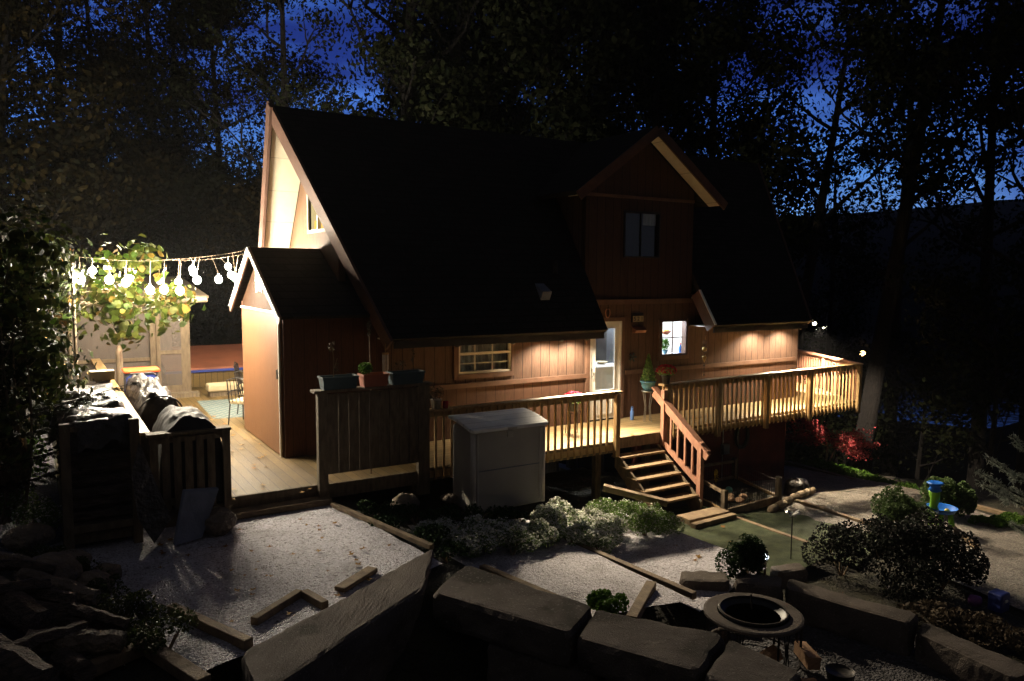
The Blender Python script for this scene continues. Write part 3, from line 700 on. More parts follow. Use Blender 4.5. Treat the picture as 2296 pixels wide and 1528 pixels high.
l2 = bpy.data.lights.new('flood_beam', 'SPOT'); l2.energy = 2600; l2.color = (1.0, 0.82, 0.62); l2.shadow_soft_size = 0.03; l2.spot_size = rad(72); l2.spot_blend = 0.6
lo2 = bpy.data.objects.new('flood_beam', l2); C.objects.link(lo2); lo2.parent = f
lo2.location = Vector((16.16, 11.8, 1.70)) - wloc(f)
lo2.rotation_euler = Vector((2.3, 0.9, -3.1)).to_track_quat('-Z', 'Y').to_euler()
# rooms behind the lit glass
mb = MB()
mb.add([(8.9, WY + 0.15, 0.0), (13.2, WY + 0.15, 0.0), (13.2, 15.4, 0.0), (8.9, 15.4, 0.0)], [(0, 1, 2, 3)])
put('room_floor', mb, 'deck_x', house)
mb = MB(); mb.box(8.9, 13.2, 14.2, 14.3, 0.01, 2.35); mb.box(8.8, 8.9, WY + 0.15, 14.2, 0.01, 2.35); mb.box(13.2, 13.3, WY + 0.15, 14.2, 0.01, 2.35); mb.box(8.8, 13.3, WY + 0.15, 14.3, 2.352, 2.40)
put('room_wall', mb, 'white', house)
mb = MB(); mb.box(8.95, 12.0, 13.6, 14.195, 0.01, 0.9); mb.box(8.95, 10.2, 13.9, 14.195, 1.5, 2.3); put('kitchen_cabinet', mb, 'cream', house)
mb = MB(); mb.box(10.93, 11.4, 13.5, 14.1, 0.92, 1.9); put('dark_panel', mb, 'black', house)  # black panel added to darken the upper right behind the door pane
mb = MB(); mb.box(10.2, 11.6, 13.3, 13.9, 0.86, 0.91); put('counter', mb, 'white', house); put('dish', MB().lathe((10.75, 13.45, 0.912), [(0.05, 0), (0.14, 0.06), (0.15, 0.06)], 16), 'cushion', house); put('wall_shelf', MB().box(10.1, 10.9, 13.95, 14.19, 1.35, 1.38), 'terra', house)
pl_ = bpy.data.lights.new('kitchen_lamp', 'POINT'); pl_.energy = 380; pl_.color = (0.93, 0.96, 1.0); pl_.shadow_soft_size = 0.15
po = bpy.data.objects.new('kitchen_lamp', pl_); C.objects.link(po); po.parent = house; po.location = Vector((11.2, 12.9, 2.15)) - wloc(house)
mb = MB()
for i in range(40):
    x = 11.84 + i * 0.004; mb.v += [(x, WY + 0.12 + 0.018 * math.sin(i * 0.9), 1.2), (x, WY + 0.12 + 0.018 * math.sin(i * 0.9), 2.02)]
mb.f = [(2 * i, 2 * i + 2, 2 * i + 3, 2 * i + 1) for i in range(39)]; mb.mi = [0] * 39
put('white_curtain', mb, 'curtain_w', house, smooth=True, fix=False)
mb = MB()
for i in range(90):
    x = 6.2 + i * 0.0135; mb.v += [(x, WY + 0.22 + 0.02 * math.sin(i * 0.6), 1.1), (x, WY + 0.22 + 0.02 * math.sin(i * 0.6), 1.95)]
mb.f = [(2 * i, 2 * i + 2, 2 * i + 3, 2 * i + 1) for i in range(89)]; mb.mi = [0] * 89
put('grey_curtain', mb, 'curtain', house, smooth=True, fix=False)
mb = MB(); mb.box(6.1, 7.5, WY + 0.3, WY + 0.33, 1.0, 2.0); mb.box(9.8, 11.2, WY + 0.35, WY + 0.38, 3.1, 4.4); put('room_partition', mb, 'black', house)
mb = MB(); mb.box(10.55, 10.9, WY + 0.02, WY + 0.03, 3.95, 4.2); put('paper_on_dormer_glass', mb, 'curtain', house)
mb = MB(); mb.tube([(8.25, 11.75, 2.95), (8.25, 11.75, 3.2)], 0.045, 10); put('vent_pipe', mb, 'iron', house)
mb = MB(); mb.add([(7.75, 11.50, 2.45), (7.95, 11.50, 2.45), (7.95, 11.72, 2.78), (7.75, 11.72, 2.78), (7.75, 11.42, 2.62), (7.95, 11.42, 2.62)], [(0, 1, 5, 4), (4, 5, 2, 3), (0, 4, 3), (1, 2, 5)]); put('roof_vent', mb, 'slate', house)

# windowsill things
def simple_pot(cx, cy, z, r, h): return MB().lathe((cx, cy, z), [(r * 0.7, 0), (r * 0.95, h * 0.85), (r * 1.08, h * 0.86), (r * 1.08, h), (r * 0.9, h), (r * 0.85, h * 0.9)], 18)
rg = np.random.default_rng(5)
def blob_pts(c, rx, ry, rz, n, seed, shell=0.0):
    g = np.random.default_rng(seed); d = g.normal(size=(n, 3)); d /= np.linalg.norm(d, axis=1)[:, None]
    r = (shell + (1 - shell) * g.random(n) ** (1 / 3.0))[:, None]
    return np.array(c) + d * r * np.array([rx, ry, rz])
sill = put('sill_shelf', MB().box(11.05, 12.3, WY + 0.15, WY + 0.45, 1.20, 1.23), 'white', house)
t = thing('potted_plant', 'leafy plant on the sill inside the lit kitchen window', 'plant', (11.45, WY + 0.24, 1.23))
put('pot', simple_pot(11.45, WY + 0.24, 1.23, 0.055, 0.09), 'glaze', t, smooth=True)
leafmesh('foliage', blob_pts((11.45, WY + 0.25, 1.44), 0.13, 0.06, 0.13, 160, 6), 0.06, 'fern', parent=t)
t = thing('dish_bottle', 'blue bottle with red cap on the lit kitchen sill', 'bottle', (11.88, WY + 0.22, 1.23))
put('bottle_body', MB().lathe((11.88, WY + 0.22, 1.23), [(0.035, 0), (0.037, 0.12), (0.015, 0.16), (0.014, 0.19)], 14), 'blue', t, smooth=True)
put('cap', MB().lathe((11.88, WY + 0.22, 1.42), [(0.017, 0), (0.017, 0.03)], 12), 'orange', t)
t = thing('fruit_bowl', 'brown bowl of lemons on a shelf in the kitchen', 'bowl', (11.75, WY + 0.55, 1.62))
put('bowl', MB().lathe((11.75, WY + 0.55, 1.62), [(0.04, 0), (0.10, 0.05), (0.12, 0.08), (0.11, 0.08)], 18), 'terra', t, smooth=True)
put('lemon', MB().ball((11.72, WY + 0.55, 1.70), 0.035, 8).ball((11.79, WY + 0.54, 1.70), 0.035, 8), 'yellow', t, smooth=True)

# ---- things on the wall
t = thing('horseshoe', 'horseshoe hung above the white door', 'horseshoe', (9.60, WY - 0.06, 2.17))
pts = [(9.60 + 0.065 * math.sin(a) * (1 - 0.25 * (1 + math.cos(a)) / 2), WY - 0.064, 2.17 - 0.09 * math.cos(a)) for a in np.linspace(-2.8, 2.8, 18)]
put('shoe', MB().tube(pts, 0.012, 6), 'copper', t)
t = thing('house_number_sign', 'cream house number plaque reading 521 beside the door', 'number sign', (10.42, WY - 0.05, 2.03))
put('backing', MB().box(10.27, 10.57, WY - 0.03, WY - 0.002, 1.97, 2.16), 'black', t)
for i, ch in enumerate('521'):
    x = 10.285 + i * 0.095
    tl = put('tile', MB().box(x, x + 0.088, WY - 0.042, WY - 0.031, 1.975, 2.095), 'cushion', t)
    cu = bpy.data.curves.new('digit', 'FONT'); cu.body = ch; cu.size = 0.115; cu.extrude = 0.002; cu.align_x = 'CENTER'; cu.align_y = 'CENTER'
    tmp = bpy.data.objects.new('tmp', cu); C.objects.link(tmp); dg = bpy.context.evaluated_depsgraph_get()
    me_ = bpy.data.meshes.new_from_object(tmp.evaluated_get(dg)); bpy.data.objects.remove(tmp)
    me_.materials.clear(); me_.materials.append(M['black'])
    co = bpy.data.objects.new('digit', me_); C.objects.link(co); co.parent = tl; co.location = Vector((x + 0.044, WY - 0.045, 2.035)) - wloc(tl)
    co.rotation_euler = (PI / 2, 0, 0)
t = thing('mailbox', 'small copper wall letterbox under the house number', 'mailbox', (10.45, WY - 0.06, 1.80))
put('box_body', MB().prism([(10.30, WY - 0.002, 1.86), (10.30, WY - 0.12, 1.80), (10.30, WY - 0.10, 1.75), (10.30, WY - 0.002, 1.75)], (0.28, 0, 0)), 'copper', t)
put('lid', MB().prism([(10.28, WY - 0.002, 1.875), (10.28, WY - 0.135, 1.812), (10.28, WY - 0.135, 1.802), (10.28, WY - 0.002, 1.862)], (0.32, 0, 0)), 'copper', t)
t = thing('wall_ornament', 'dark metal wall ornament right of the door', 'ornament', (10.30, WY - 0.03, 1.25))
mb = MB()
for k in range(5):
    a = k * 2 * PI / 5; mb.tube([(10.30, WY - 0.03, 1.25), (10.30 + 0.09 * math.cos(a), WY - 0.04, 1.25 + 0.09 * math.sin(a))], [0.01, 0.022], 6)
put('petals', mb, 'bluegreen', t)

# hanging ornament at short rake, wind chime at left eave corner
t = thing('hanging_ornament', 'beaded metal garden ornament hanging from the short rake', 'ornament', (11.72, 11.25, 1.0))
mb = MB(); mb.tube([(11.72, 11.25, 1.72), (11.72, 11.25, 0.86)], 0.004, 6)
for z, r in ((1.06, 0.022), (1.0, 0.016), (0.92, 0.014), (0.86, 0.02)): mb.ball((11.72, 11.25, z), r, 6)
put('cord', mb, 'iron', t)
mb = MB(); mb.ball((11.72, 11.25, 1.40), 0.05, 8)
put('globe', mb, 'brass', t, smooth=True)
put('rings', MB().tube([(11.72 + 0.075 * math.cos(a), 11.25, 1.40 + 0.075 * math.sin(a)) for a in np.linspace(0, 2 * PI, 17)], 0.007, 5, False).tube([(11.72 + 0.05 * math.cos(a), 11.25, 1.54 + 0.05 * math.sin(a)) for a in np.linspace(0, 2 * PI, 15)], 0.007, 5, False), 'iron', t)
put('cone', MB().lathe((11.72, 11.25, 1.12), [(0.004, 0), (0.03, 0.07), (0.05, 0.12), (0.03, 0.14)], 10), 'brass', t, smooth=True)
t = thing('wind_chime', 'grey tube wind chime hanging from the left roof corner', 'wind chime', (4.60, 11.2, 1.5))
put('top_ring', MB().lathe((4.60, 11.2, 1.66), [(0.05, 0), (0.055, 0.012), (0.05, 0.024)], 14).tube([(4.6, 11.2, 1.68), (4.6, 11.2, 1.83)], 0.004, 5), 'lumber', t)
for k in range(5):
    a = 2 * PI * k / 5; x, y = 4.60 + 0.042 * math.cos(a), 11.2 + 0.042 * math.sin(a); L = 0.24 + 0.03 * k
    put('chime_tube', MB().tube([(x, y, 1.655), (x, y, 1.655 - L)], 0.012, 8), 'steel', t)
put('sail', MB().tube([(4.6, 11.2, 1.66), (4.6, 11.2, 1.24)], 0.003, 5).box(4.577, 4.623, 11.197, 11.203, 1.15, 1.25), 'cushion', t)

# ================================================================== SHED at the left end
shed = thing('garden_shed', 'brown gabled shed with tall door attached to the left end of the house', 'shed', (4.0, 13.3, 0))
sy0, sy1 = 11.94, 14.70
mb = MB(); mb.box(3.2, 4.88, sy0, sy0 + 0.1, 0.0, 2.36); put('side_wall', mb, boards('shed_siding_shade', (0.085, 0.036, 0.022), (0.06, 0.025, 0.015), 'XY', 0.203, 0.04, 0.6, (14, 14, 0.8), 0.5, 0.10), shed)  # shade put into the wall colour, darker to offset bounced bulb light
mb = MB(); mb.prism([(3.2, sy0 + 0.1, 0), (3.2, sy1, 0), (3.2, sy1, 2.42), (3.2, 13.5, 3.18), (3.2, sy0 + 0.1, 2.42)], (0.1, 0, 0)); put('gable_wall', mb, mat('shed_gable_dimmed', (0.050, 0.026, 0.015), (0.036, 0.019, 0.011), 0.8, 6, (6, 6, 1), 0.3, 30, spec=0.1), shed)  # gable colour darkened to hold down the glare of the bulbs beside it
mb = MB(); mb.box(3.2, 4.28, sy1, sy1 + 0.1, 0, 2.4); put('far_wall', mb, 'siding_low', shed)
poly = [(3.16, 12.02, 0.02), (3.16, 14.60, 0.02), (3.16, 14.60, 2.30), (3.16, 12.22, 2.30), (3.16, 12.09, 2.26), (3.16, 12.02, 2.14)]
dr = put('shed_door', MB().prism(poly, (0.035, 0, 0)), boards('door_ply', (0.17, 0.078, 0.034), (0.13, 0.058, 0.026), 'Y', 0.40, 0.012, 0.55, (14, 14, 0.8), 0.5, 0.06), shed)
put('door_rim', MB().tube([(3.15, 12.02, 0.02), (3.15, 12.02, 2.14), (3.15, 12.09, 2.26), (3.15, 12.22, 2.305), (3.15, 14.60, 2.305)], 0.02, 6), 'cream', dr)
put('latch', MB().box(3.13, 3.16, 12.12, 12.16, 1.25, 1.4), 'iron', dr)
v_ = put('louvre_vent', MB().box(3.175, 3.198, 13.05, 13.42, 2.62, 2.98), 'black', shed)
mb = MB()
for k in range(7): mb.box(3.15, 3.174, 13.05, 13.42, 2.63 + k * 0.052, 2.652 + k * 0.052)
mb.box(3.15, 3.174, 13.02, 13.05, 2.6, 3.0); mb.box(3.15, 3.174, 13.42, 13.45, 2.6, 3.0)
put('slat', mb, 'white', v_)
ry, rz_ = 13.5, 3.37
for (ye, ze) in ((11.58, 2.27), (15.10, 2.30)):
    d = Vector((0, ye - ry, ze - rz_)); n_ = Vector((0, -d.z, d.y)); n_ = n_ if n_.z > 0 else -n_; n_.normalize()
    mb = MB(); mb.prism([(3.08, ry, rz_), (3.08, ye, ze), (4.95 if ye < ry else 4.25, ye, ze), (4.6 if ye < ry else 4.25, ry, rz_)], -n_ * 0.05)
    put('roof_slope', mb, 'shingle', shed)
    mb = MB(); mb.beam((3.06, ry, rz_ - 0.06), (3.06, ye, ze - 0.06), 0.03, 0.13, up=n_); put('rake_board', mb, 'trim', shed)
    mb = MB(); mb.beam((3.05, ry, rz_ + 0.0), (3.05, ye, ze + 0.0), 0.05, 0.012, up=n_); put('drip_edge', mb, 'white', shed)

# ================================================================== DECK
deck = thing('wooden_deck', 'long wooden deck wrapping the front and left side of the house', 'deck', (6, 10.5, 0))
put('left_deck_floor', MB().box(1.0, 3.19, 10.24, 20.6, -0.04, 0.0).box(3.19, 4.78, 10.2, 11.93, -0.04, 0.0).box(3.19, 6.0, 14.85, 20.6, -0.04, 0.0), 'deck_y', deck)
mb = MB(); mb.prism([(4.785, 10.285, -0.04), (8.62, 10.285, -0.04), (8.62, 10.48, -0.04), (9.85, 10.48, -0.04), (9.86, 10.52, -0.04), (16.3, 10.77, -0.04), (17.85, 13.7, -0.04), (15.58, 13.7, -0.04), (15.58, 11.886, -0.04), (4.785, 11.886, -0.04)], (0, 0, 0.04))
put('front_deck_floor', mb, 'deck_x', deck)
for (a_, b_, c_, d_) in ((1.95, 3.2, 10.205, 10.236), (3.205, 4.78, 10.165, 10.196), (4.785, 8.62, 10.252, 10.281), (8.625, 9.84, 10.445, 10.476)): put('fascia_board', MB().box(a_, b_, c_, d_, -0.2, -0.002), 'oldwood', deck)
mb = MB(); mb.box(1.95, 3.3, 9.98, 10.2, -0.245, -0.16); put('step_board', mb, 'timber', deck)
for x in (4.9, 6.7, 8.6, 9.8):
    put('support_post', MB().box(x - 0.06, x + 0.06, 10.8, 10.92, min(ground_z(x, 10.8), -0.3), -0.045), 'oldwood', deck)

def bal(mb, x, y0, y1, z0, z1, w=0.034):
    """a square baluster with a bevelled foot"""
    mb.add([(x - w / 2, y0, z0 + 0.035), (x + w / 2, y0, z0 + 0.035), (x + w / 2, y1, z0), (x - w / 2, y1, z0), (x - w / 2, y0, z1), (x + w / 2, y0, z1), (x + w / 2, y1, z1), (x - w / 2, y1, z1)],
           [(0, 3, 2, 1), (4, 5, 6, 7), (0, 1, 5, 4), (1, 2, 6, 5), (2, 3, 7, 6), (3, 0, 4, 7)]); return mb
def rail_x(name, label, x0, x1, y, posts, sp=0.135, group=None):
    t = thing(name, label, 'railing', (x0, y, 0), group)
    put('handrail', MB().box(x0 - 0.04, x1 + 0.04, y - 0.09, y + 0.06, 0.863, 0.90), 'lumber', t, bevel=0.006)
    put('top_rail', MB().box(x0, x1, y - 0.035, y - 0.001, 0.77, 0.861), 'lumber', t)
    put('bottom_rail', MB().box(x0, x1, y - 0.030, y - 0.002, -0.16, -0.05), 'lumber', t)
    for p in posts: put('post', MB().box(p - 0.045, p + 0.045, y - 0.125, y - 0.037, -0.26, 0.861), 'lumber', t, bevel=0.004)
    n = int((x1 - x0) / sp)
    proto = None
    for i in range(1, n):
        x = x0 + (x1 - x0) * i / n
        if any(abs(x - p) < 0.065 for p in posts): continue
        if proto is None:
            proto = put('baluster', bal(MB(), x, y - 0.070, y - 0.037, -0.20, 0.85), 'lumber', t); px0 = x
        else:
            c = proto.copy(); C.objects.link(c); c.parent = t; c.location = (x - px0, 0, 0)
    return t
rail_x('deck_railing', 'wooden baluster railing left of the stairs with flowerpots on it', 4.86, 8.60, 10.28, [8.52])
rail_x('deck_railing', 'long brightly lit baluster railing right of the stairs', 9.85, 16.3, 10.5, [9.92, 11.34, 12.84, 14.33, 16.2]).rotation_euler = (0, 0, rad(2.2))
# end railing going back
t = thing('deck_railing', 'dim railing across the far right end of the deck', 'railing', (16.7, 12, 0))
A, B = Vector((16.27, 10.72, 0)), Vector((17.85, 13.7, 0)); dAB = (B - A)
put('handrail', MB().beam(A + Vector((0, 0, 0.882)), B + Vector((0, 0, 0.882)), 0.14, 0.037), 'redwood', t)
put('top_rail', MB().beam(A + Vector((0, 0, 0.815)), B + Vector((0, 0, 0.815)), 0.035, 0.09), 'redwood', t)
for k in (0.5, 0.99):
    q = A + dAB * k; put('post', MB().box(q.x - .045, q.x + .045, q.y - .045, q.y + .045, -0.2, 0.86), 'redwood', t)
pr0 = None
for i in range(1, 24):
    q = A + dAB * i / 24
    if pr0 is None: pr0 = put('baluster', MB().box(q.x - .017, q.x + .017, q.y - .017, q.y + .017, -0.15, 0.9), 'redwood', t); q0 = q
    else:
        c = pr0.copy(); C.objects.link(c); c.parent = t; c.location = (q - q0)
# near left picket railing
t = thing('picket_railing', 'short railing of wide dark pickets beside the deck step', 'railing', (1.5, 10.110, 0))
put('cap_rail', MB().box(1.02, 2.0, 10.020, 10.200, 0.93, 0.965), 'oldwood', t)
put('top_rail', MB().box(1.05, 1.9, 10.080, 10.120, 0.83, 0.925), 'oldwood', t)
put('bottom_rail', MB().box(1.05, 1.9, 10.095, 10.120, 0.03, 0.12), 'oldwood', t)
put('post', MB().box(1.90, 1.99, 10.040, 10.130, -0.25, 0.925), 'oldwood', t)
for i in range(6):
    x = 1.10 + i * 0.132; put('picket', MB().box(x - 0.045, x + 0.045, 10.060, 10.078, -0.02, 0.9), 'oldwood', t)
put('skirt_board', MB().box(1.0, 1.9, 10.125, 10.150, -0.25, -0.045), 'oldwood', t)
# left railing running back
t = thing('deck_railing', 'flat topped railing running back behind the woodpile', 'railing', (1.0, 14, 0))
put('cap_rail', MB().box(0.90, 1.08, 10.21, 19.5, 0.93, 0.965), 'lumber', t)
for y in (11.5, 13.3, 15.1, 16.9, 18.7): put('post', MB().box(0.93, 1.02, y - .045, y + .045, -0.2, 0.925), 'oldwood', t)
for i in range(58):
    y = 10.3 + i * 0.155
    if i == 0: pk = put('picket', MB().box(0.955, 0.975, y - .045, y + .045, -0.02, 0.92), 'oldwood', t)
    else:
        c = pk.copy(); C.objects.link(c); c.parent = t; c.location = (0, i * 0.155, 0)

# privacy fence with planters
t = thing('privacy_fence', 'tall screen of dark vertical boards with planters on its rail', 'fence', (4.0, 10.0, 0))
fy = 10.12
put('post', MB().box(3.16, 3.29, fy - 0.02, fy + 0.08, -0.27, 1.30), 'oldwood', t)
put('post', MB().box(4.66, 4.84, fy - 0.02, fy + 0.08, -0.35, 1.33), 'oldwood', t)
put('top_rail', MB().box(3.1, 4.88, fy - 0.05, fy + 0.14, 1.30, 1.335), 'oldwood', t)
put('cross_rail', MB().box(3.29, 4.66, fy + 0.02, fy + 0.05, 0.62, 0.70).box(3.29, 4.66, fy + 0.02, fy + 0.05, 1.18, 1.27), 'oldwood', t)
for i in range(9):
    x = 3.37 + i * 0.152
    put('board', MB().box(x - 0.0725, x + 0.0725, fy - 0.012, fy + 0.015, 0.15, 1.27), 'oldwood', t)
def planter(x0, x1, mat_, label, plant, seed):
    t = thing('planter_box', label, 'planter', ((x0 + x1) / 2, fy + 0.04, 1.337))
    z = 1.337; w0, w1 = 0.085, 0.11; yc = fy + 0.04
    mb = MB(); mb.add([(x0 + .02, yc - w0, z), (x1 - .02, yc - w0, z), (x1 - .02, yc + w0, z), (x0 + .02, yc + w0, z), (x0, yc - w1, z + .17), (x1, yc - w1, z + .17), (x1, yc + w1, z + .17), (x0, yc + w1, z + .17)],
        [(0, 3, 2, 1), (0, 1, 5, 4), (1, 2, 6, 5), (2, 3, 7, 6), (3, 0, 4, 7)])
    mb.box(x0 - .01, x1 + .01, yc - w1 - .012, yc - w1 + 0.004, z + .155, z + .18); mb.box(x0 - .01, x1 + .01, yc + w1 - .004, yc + w1 + .012, z + .155, z + .18)
    mb.box(x0 - .01, x0 + .006, yc - w1, yc + w1, z + .155, z + .18); mb.box(x1 - .006, x1 + .01, yc - w1, yc + w1, z + .155, z + .18)
    put('trough', mb, mat_, t); put('earth', MB().box(x0 + .01, x1 - .01, yc - .09, yc + .09, z + .13, z + .145), 'soil', t)
    return t
t = planter(3.22, 3.72, 'bluegreen', 'dark blue-green planter at the left end of the screen rail', None, 1)
mb = MB(); mb.tube([(3.40, fy + 0.04, 1.48), (3.41, fy + 0.04, 1.75), (3.38, fy + 0.04, 1.98)], 0.006, 5); mb.tube([(3.41, fy + .04, 1.62), (3.46, fy + .04, 1.76)], 0.005, 5)
put('stem', mb, 'twig', t); leafmesh('leaves', np.vstack([blob_pts((3.38, fy + .04, 1.93), .05, .04, .09, 30, 11), blob_pts((3.44, fy + .04, 1.62), .05, .04, .08, 22, 12)]), 0.04, 'dry', parent=t)
t = planter(3.80, 4.18, 'terra', 'terracotta planter between the two dark ones on the screen', None, 2)
leafmesh('foliage', blob_pts((3.86, fy + 0.03, 1.60), 0.11, 0.09, 0.09, 260, 13), 0.045, 'fern', parent=t)
t = planter(4.24, 4.74, 'bluegreen', 'dark blue-green planter at the right end of the screen rail', None, 3)
leafmesh('foliage', np.vstack([blob_pts((4.60, fy + .04, 1.70), .03, .03, .14, 40, 14), blob_pts((4.4, fy + .04, 1.62), .10, .05, .07, 40, 15)]), 0.04, 'dry', parent=t)
t = thing('dried_stalk', 'tall dry seed stalk rising behind the terracotta planter', 'plant', (4.02, fy + 0.25, 0))
put('stem', MB().tube([(4.02, fy + .25, 0), (4.03, fy + .25, 1.2), (4.01, fy + .25, 2.2)], [0.012, 0.01, 0.005], 6), 'twig', t)
leafmesh('seed_head', blob_pts((4.01, fy + .25, 2.15), .035, .035, .13, 80, 16), 0.035, 'dry', parent=t)

# storage box
t = thing('storage_box', 'large grey plastic storage box with pale lid in front of the railing', 'storage box', (6.25, 9.7, -0.5))
bx0, bx1, by0, by1 = 5.14, 6.38, 9.3, 9.97
import bmesh
put('body', MB().box(bx0, bx1, by0 + 0.02, by1, -0.52, 0.72), mat('box_body', (0.40, 0.37, 0.32), (0.35, 0.32, 0.28), 0.6, 2, (1, 1, 1), 0.15, 50), t, bevel=0.05)
mb = MB(); n = 10
for i in range(n + 1):
    v = i / n; yy = by0 - 0.05 + (by1 - by0 + 0.07) * v; zz = 0.73 + 0.105 * math.sin(v * PI * 0.5)
    mb.v += [(bx0 - 0.05 + (0.03 if i == 0 else 0), yy, zz), (bx1 + 0.05 - (0.03 if i == 0 else 0), yy, zz)]
nn_ = len(mb.v)
mb.v += [(x, y, z - 0.05) for x, y, z in mb.v[:nn_]]
for i in range(n):
    mb.f += [(2 * i, 2 * i + 1, 2 * i + 3, 2 * i + 2), (nn_ + 2 * i + 2, nn_ + 2 * i + 3, nn_ + 2 * i + 1, nn_ + 2 * i), (2 * i, 2 * i + 2, nn_ + 2 * i + 2, nn_ + 2 * i), (2 * i + 1, nn_ + 2 * i + 1, nn_ + 2 * i + 3, 2 * i + 3)]
mb.f += [(0, nn_, nn_ + 1, 1), (2 * n, 2 * n + 1, nn_ + 2 * n + 1, nn_ + 2 * n)]; mb.mi = [0] * len(mb.f)
lid = put('lid', mb, boards('lid_plastic', (0.78, 0.76, 0.73), (0.70, 0.68, 0.65), 'Y', 0.19, 0.06, 0.5, (1, 1, 1), 0.5, 0.05), t, bevel=0.012)
for xx in (bx0 + 0.08, bx1 - 0.08): put('front_rib', MB().box(xx - 0.012, xx + 0.012, by0 + 0.002, by0 + 0.019, -0.45, 0.64), 'plastic_grey', t)
put('front_seam', MB().box(bx0 + 0.095, bx1 - 0.095, by0 + 0.010, by0 + 0.019, 0.10, 0.112), 'slate', t)
put('latch', MB().box((bx0 + bx1) / 2 - 0.05, (bx0 + bx1) / 2 + 0.05, by0 - 0.01, by0 + 0.018, 0.56, 0.66), 'plastic_grey', t, bevel=0.008)
put('lid_lip', MB().box(bx0 + 0.55, bx1 - 0.55, by0 - 0.075, by0 - 0.051, 0.685, 0.72), 'plastic_grey', lid)
for xx in (bx0 + 0.02, bx1 - 0.02): put('corner_post', MB().tube([(xx, by0 + 0.04, -0.5), (xx, by0 + 0.04, 0.69)], 0.04, 10), 'plastic_grey', t, smooth=True)

# stairs
st = thing('staircase', 'wooden stairs of six open treads down from the deck to the turf', 'stairs', (9.15, 9.3, -1.2))
for k in range(1, 7):
    y1 = 10.73 - 0.215 * (k - 1); z = -0.155 * k
    put('tread', MB().box(8.66, 9.74, y1 - 0.27, y1 - 0.012, z - 0.038, z), 'tread', st, bevel=0.006)
for x in (8.68, 9.70):
    put('stringer', MB().prism([(x, 10.43, -0.22), (x, 10.43, -0.52), (x, 9.5, -1.26), (x, 9.3, -1.24), (x, 9.3, -1.02)], (0.04, 0, 0)), 'oldwood', st)
put('landing_step', MB().box(9.05, 10.0, 8.9, 9.22, -1.24, -1.13), 'timber', st, bevel=0.01)
t = thing('stair_railing', 'sloping reddish handrail with five balusters beside the stairs', 'railing', (9.78, 9.4, -1), None)
tp, bt = Vector((9.82, 10.68, 0.72)), Vector((9.82, 9.27, -0.24))
put('handrail', MB().beam(tp, bt, 0.045, 0.15), 'redwood', t)
put('cap', MB().beam(tp + Vector((0, 0, 0.098)), bt + Vector((0, 0, 0.098)), 0.13, 0.03), 'redwood', t)
lt, lb = Vector((9.82, 10.56, -0.10)), Vector((9.82, 9.44, -0.78))
put('bottom_rail', MB().beam(lt, lb, 0.04, 0.10), 'redwood', t)
for i in range(1, 6):
    y = 10.56 - 0.185 * i; z0 = -0.10 - (10.56 - y) * 0.607; z1 = 0.72 - (10.68 - y) * 0.681
    put('baluster', MB().box(9.795, 9.83, y - 0.018, y + 0.018, z0 + 0.04, z1 - 0.06), 'redwood', t)
put('newel_post', MB().box(9.775, 9.86, 9.40, 9.49, -1.15, 0.0), 'redwood', t)
put('upper_newel', MB().box(9.775, 9.86, 10.36, 10.44, -0.25, 0.80), 'redwood', t)

# ================================================================== POTS AND SMALL THINGS ON THE DECK
def mum(cx, cy, z, label, seed, r=0.17):
    t = thing('potted_chrysanthemum', label, 'potted plant', (cx, cy, z))
    put('pot', simple_pot(cx, cy, z, 0.09, 0.17), 'black', t, smooth=True)
    leafmesh('foliage', blob_pts((cx, cy, z + 0.23), r * 0.9, r * 0.9, 0.09, 500, seed, 0.5), 0.035, 'herb', parent=t)
    P = blob_pts((cx, cy, z + 0.25), r, r, 0.115, 700, seed + 1, 0.85); P = P[P[:, 2] > z + 0.22]
    leafmesh('blooms', P, 0.035, 'mum', parent=t, flat=0.6)
    return t
mum(9.93, 10.48, 0.90, 'red chrysanthemum in a black pot on the rail top', 21, 0.19)
t2 = thing('plant_stand', 'low wire stand behind the left railing holding red flowers', 'plant stand', (8.25, 11.1, 0))
put('top_ring', MB().tube([(8.25 + 0.14 * math.cos(a), 11.1 + 0.14 * math.sin(a), 0.42) for a in np.linspace(0, 2 * PI, 17)], 0.008, 5, False), 'iron', t2)
for k in range(4):
    a = k * PI / 2 + .5; put('leg', MB().tube([(8.25 + .14 * math.cos(a), 11.1 + .14 * math.sin(a), 0.42), (8.25 + .17 * math.cos(a), 11.1 + .17 * math.sin(a), 0.0)], 0.008, 5), 'iron', t2)
mum(8.25, 11.1, 0.43, 'red chrysanthemum half hidden behind the left railing', 23, 0.2)
t = thing('plant_stand', 'tall thin wire plant stand right of the door', 'plant stand', (10.27, 11.35, 0))
put('top_ring', MB().tube([(10.27 + 0.13 * math.cos(a), 11.35 + 0.13 * math.sin(a), 0.62) for a in np.linspace(0, 2 * PI, 17)], 0.009, 5, False).lathe((10.27, 11.35, 0.60), [(0.001, 0), (0.12, 0.0), (0.12, 0.008), (0.001, 0.009)], 16), 'steel', t)
for k in range(4):
    a = k * PI / 2 + .3; c_, s_ = math.cos(a), math.sin(a)
    put('leg', MB().tube([(10.27 + .12 * c_, 11.35 + .12 * s_, 0.61), (10.27 + .06 * c_, 11.35 + .06 * s_, 0.3), (10.27 + .09 * c_, 11.35 + .09 * s_, 0.0)], 0.008, 5), 'steel', t)
t = thing('potted_conifer', 'small cone shaped evergreen in a blue glazed pot on the wire stand', 'potted plant', (10.27, 11.35, 0.63))
put('pot', MB().lathe((10.27, 11.35, 0.63), [(0.08, 0), (0.13, 0.08), (0.145, 0.16), (0.16, 0.165), (0.16, 0.19), (0.14, 0.19), (0.13, 0.17)], 20), 'glaze', t, smooth=True)
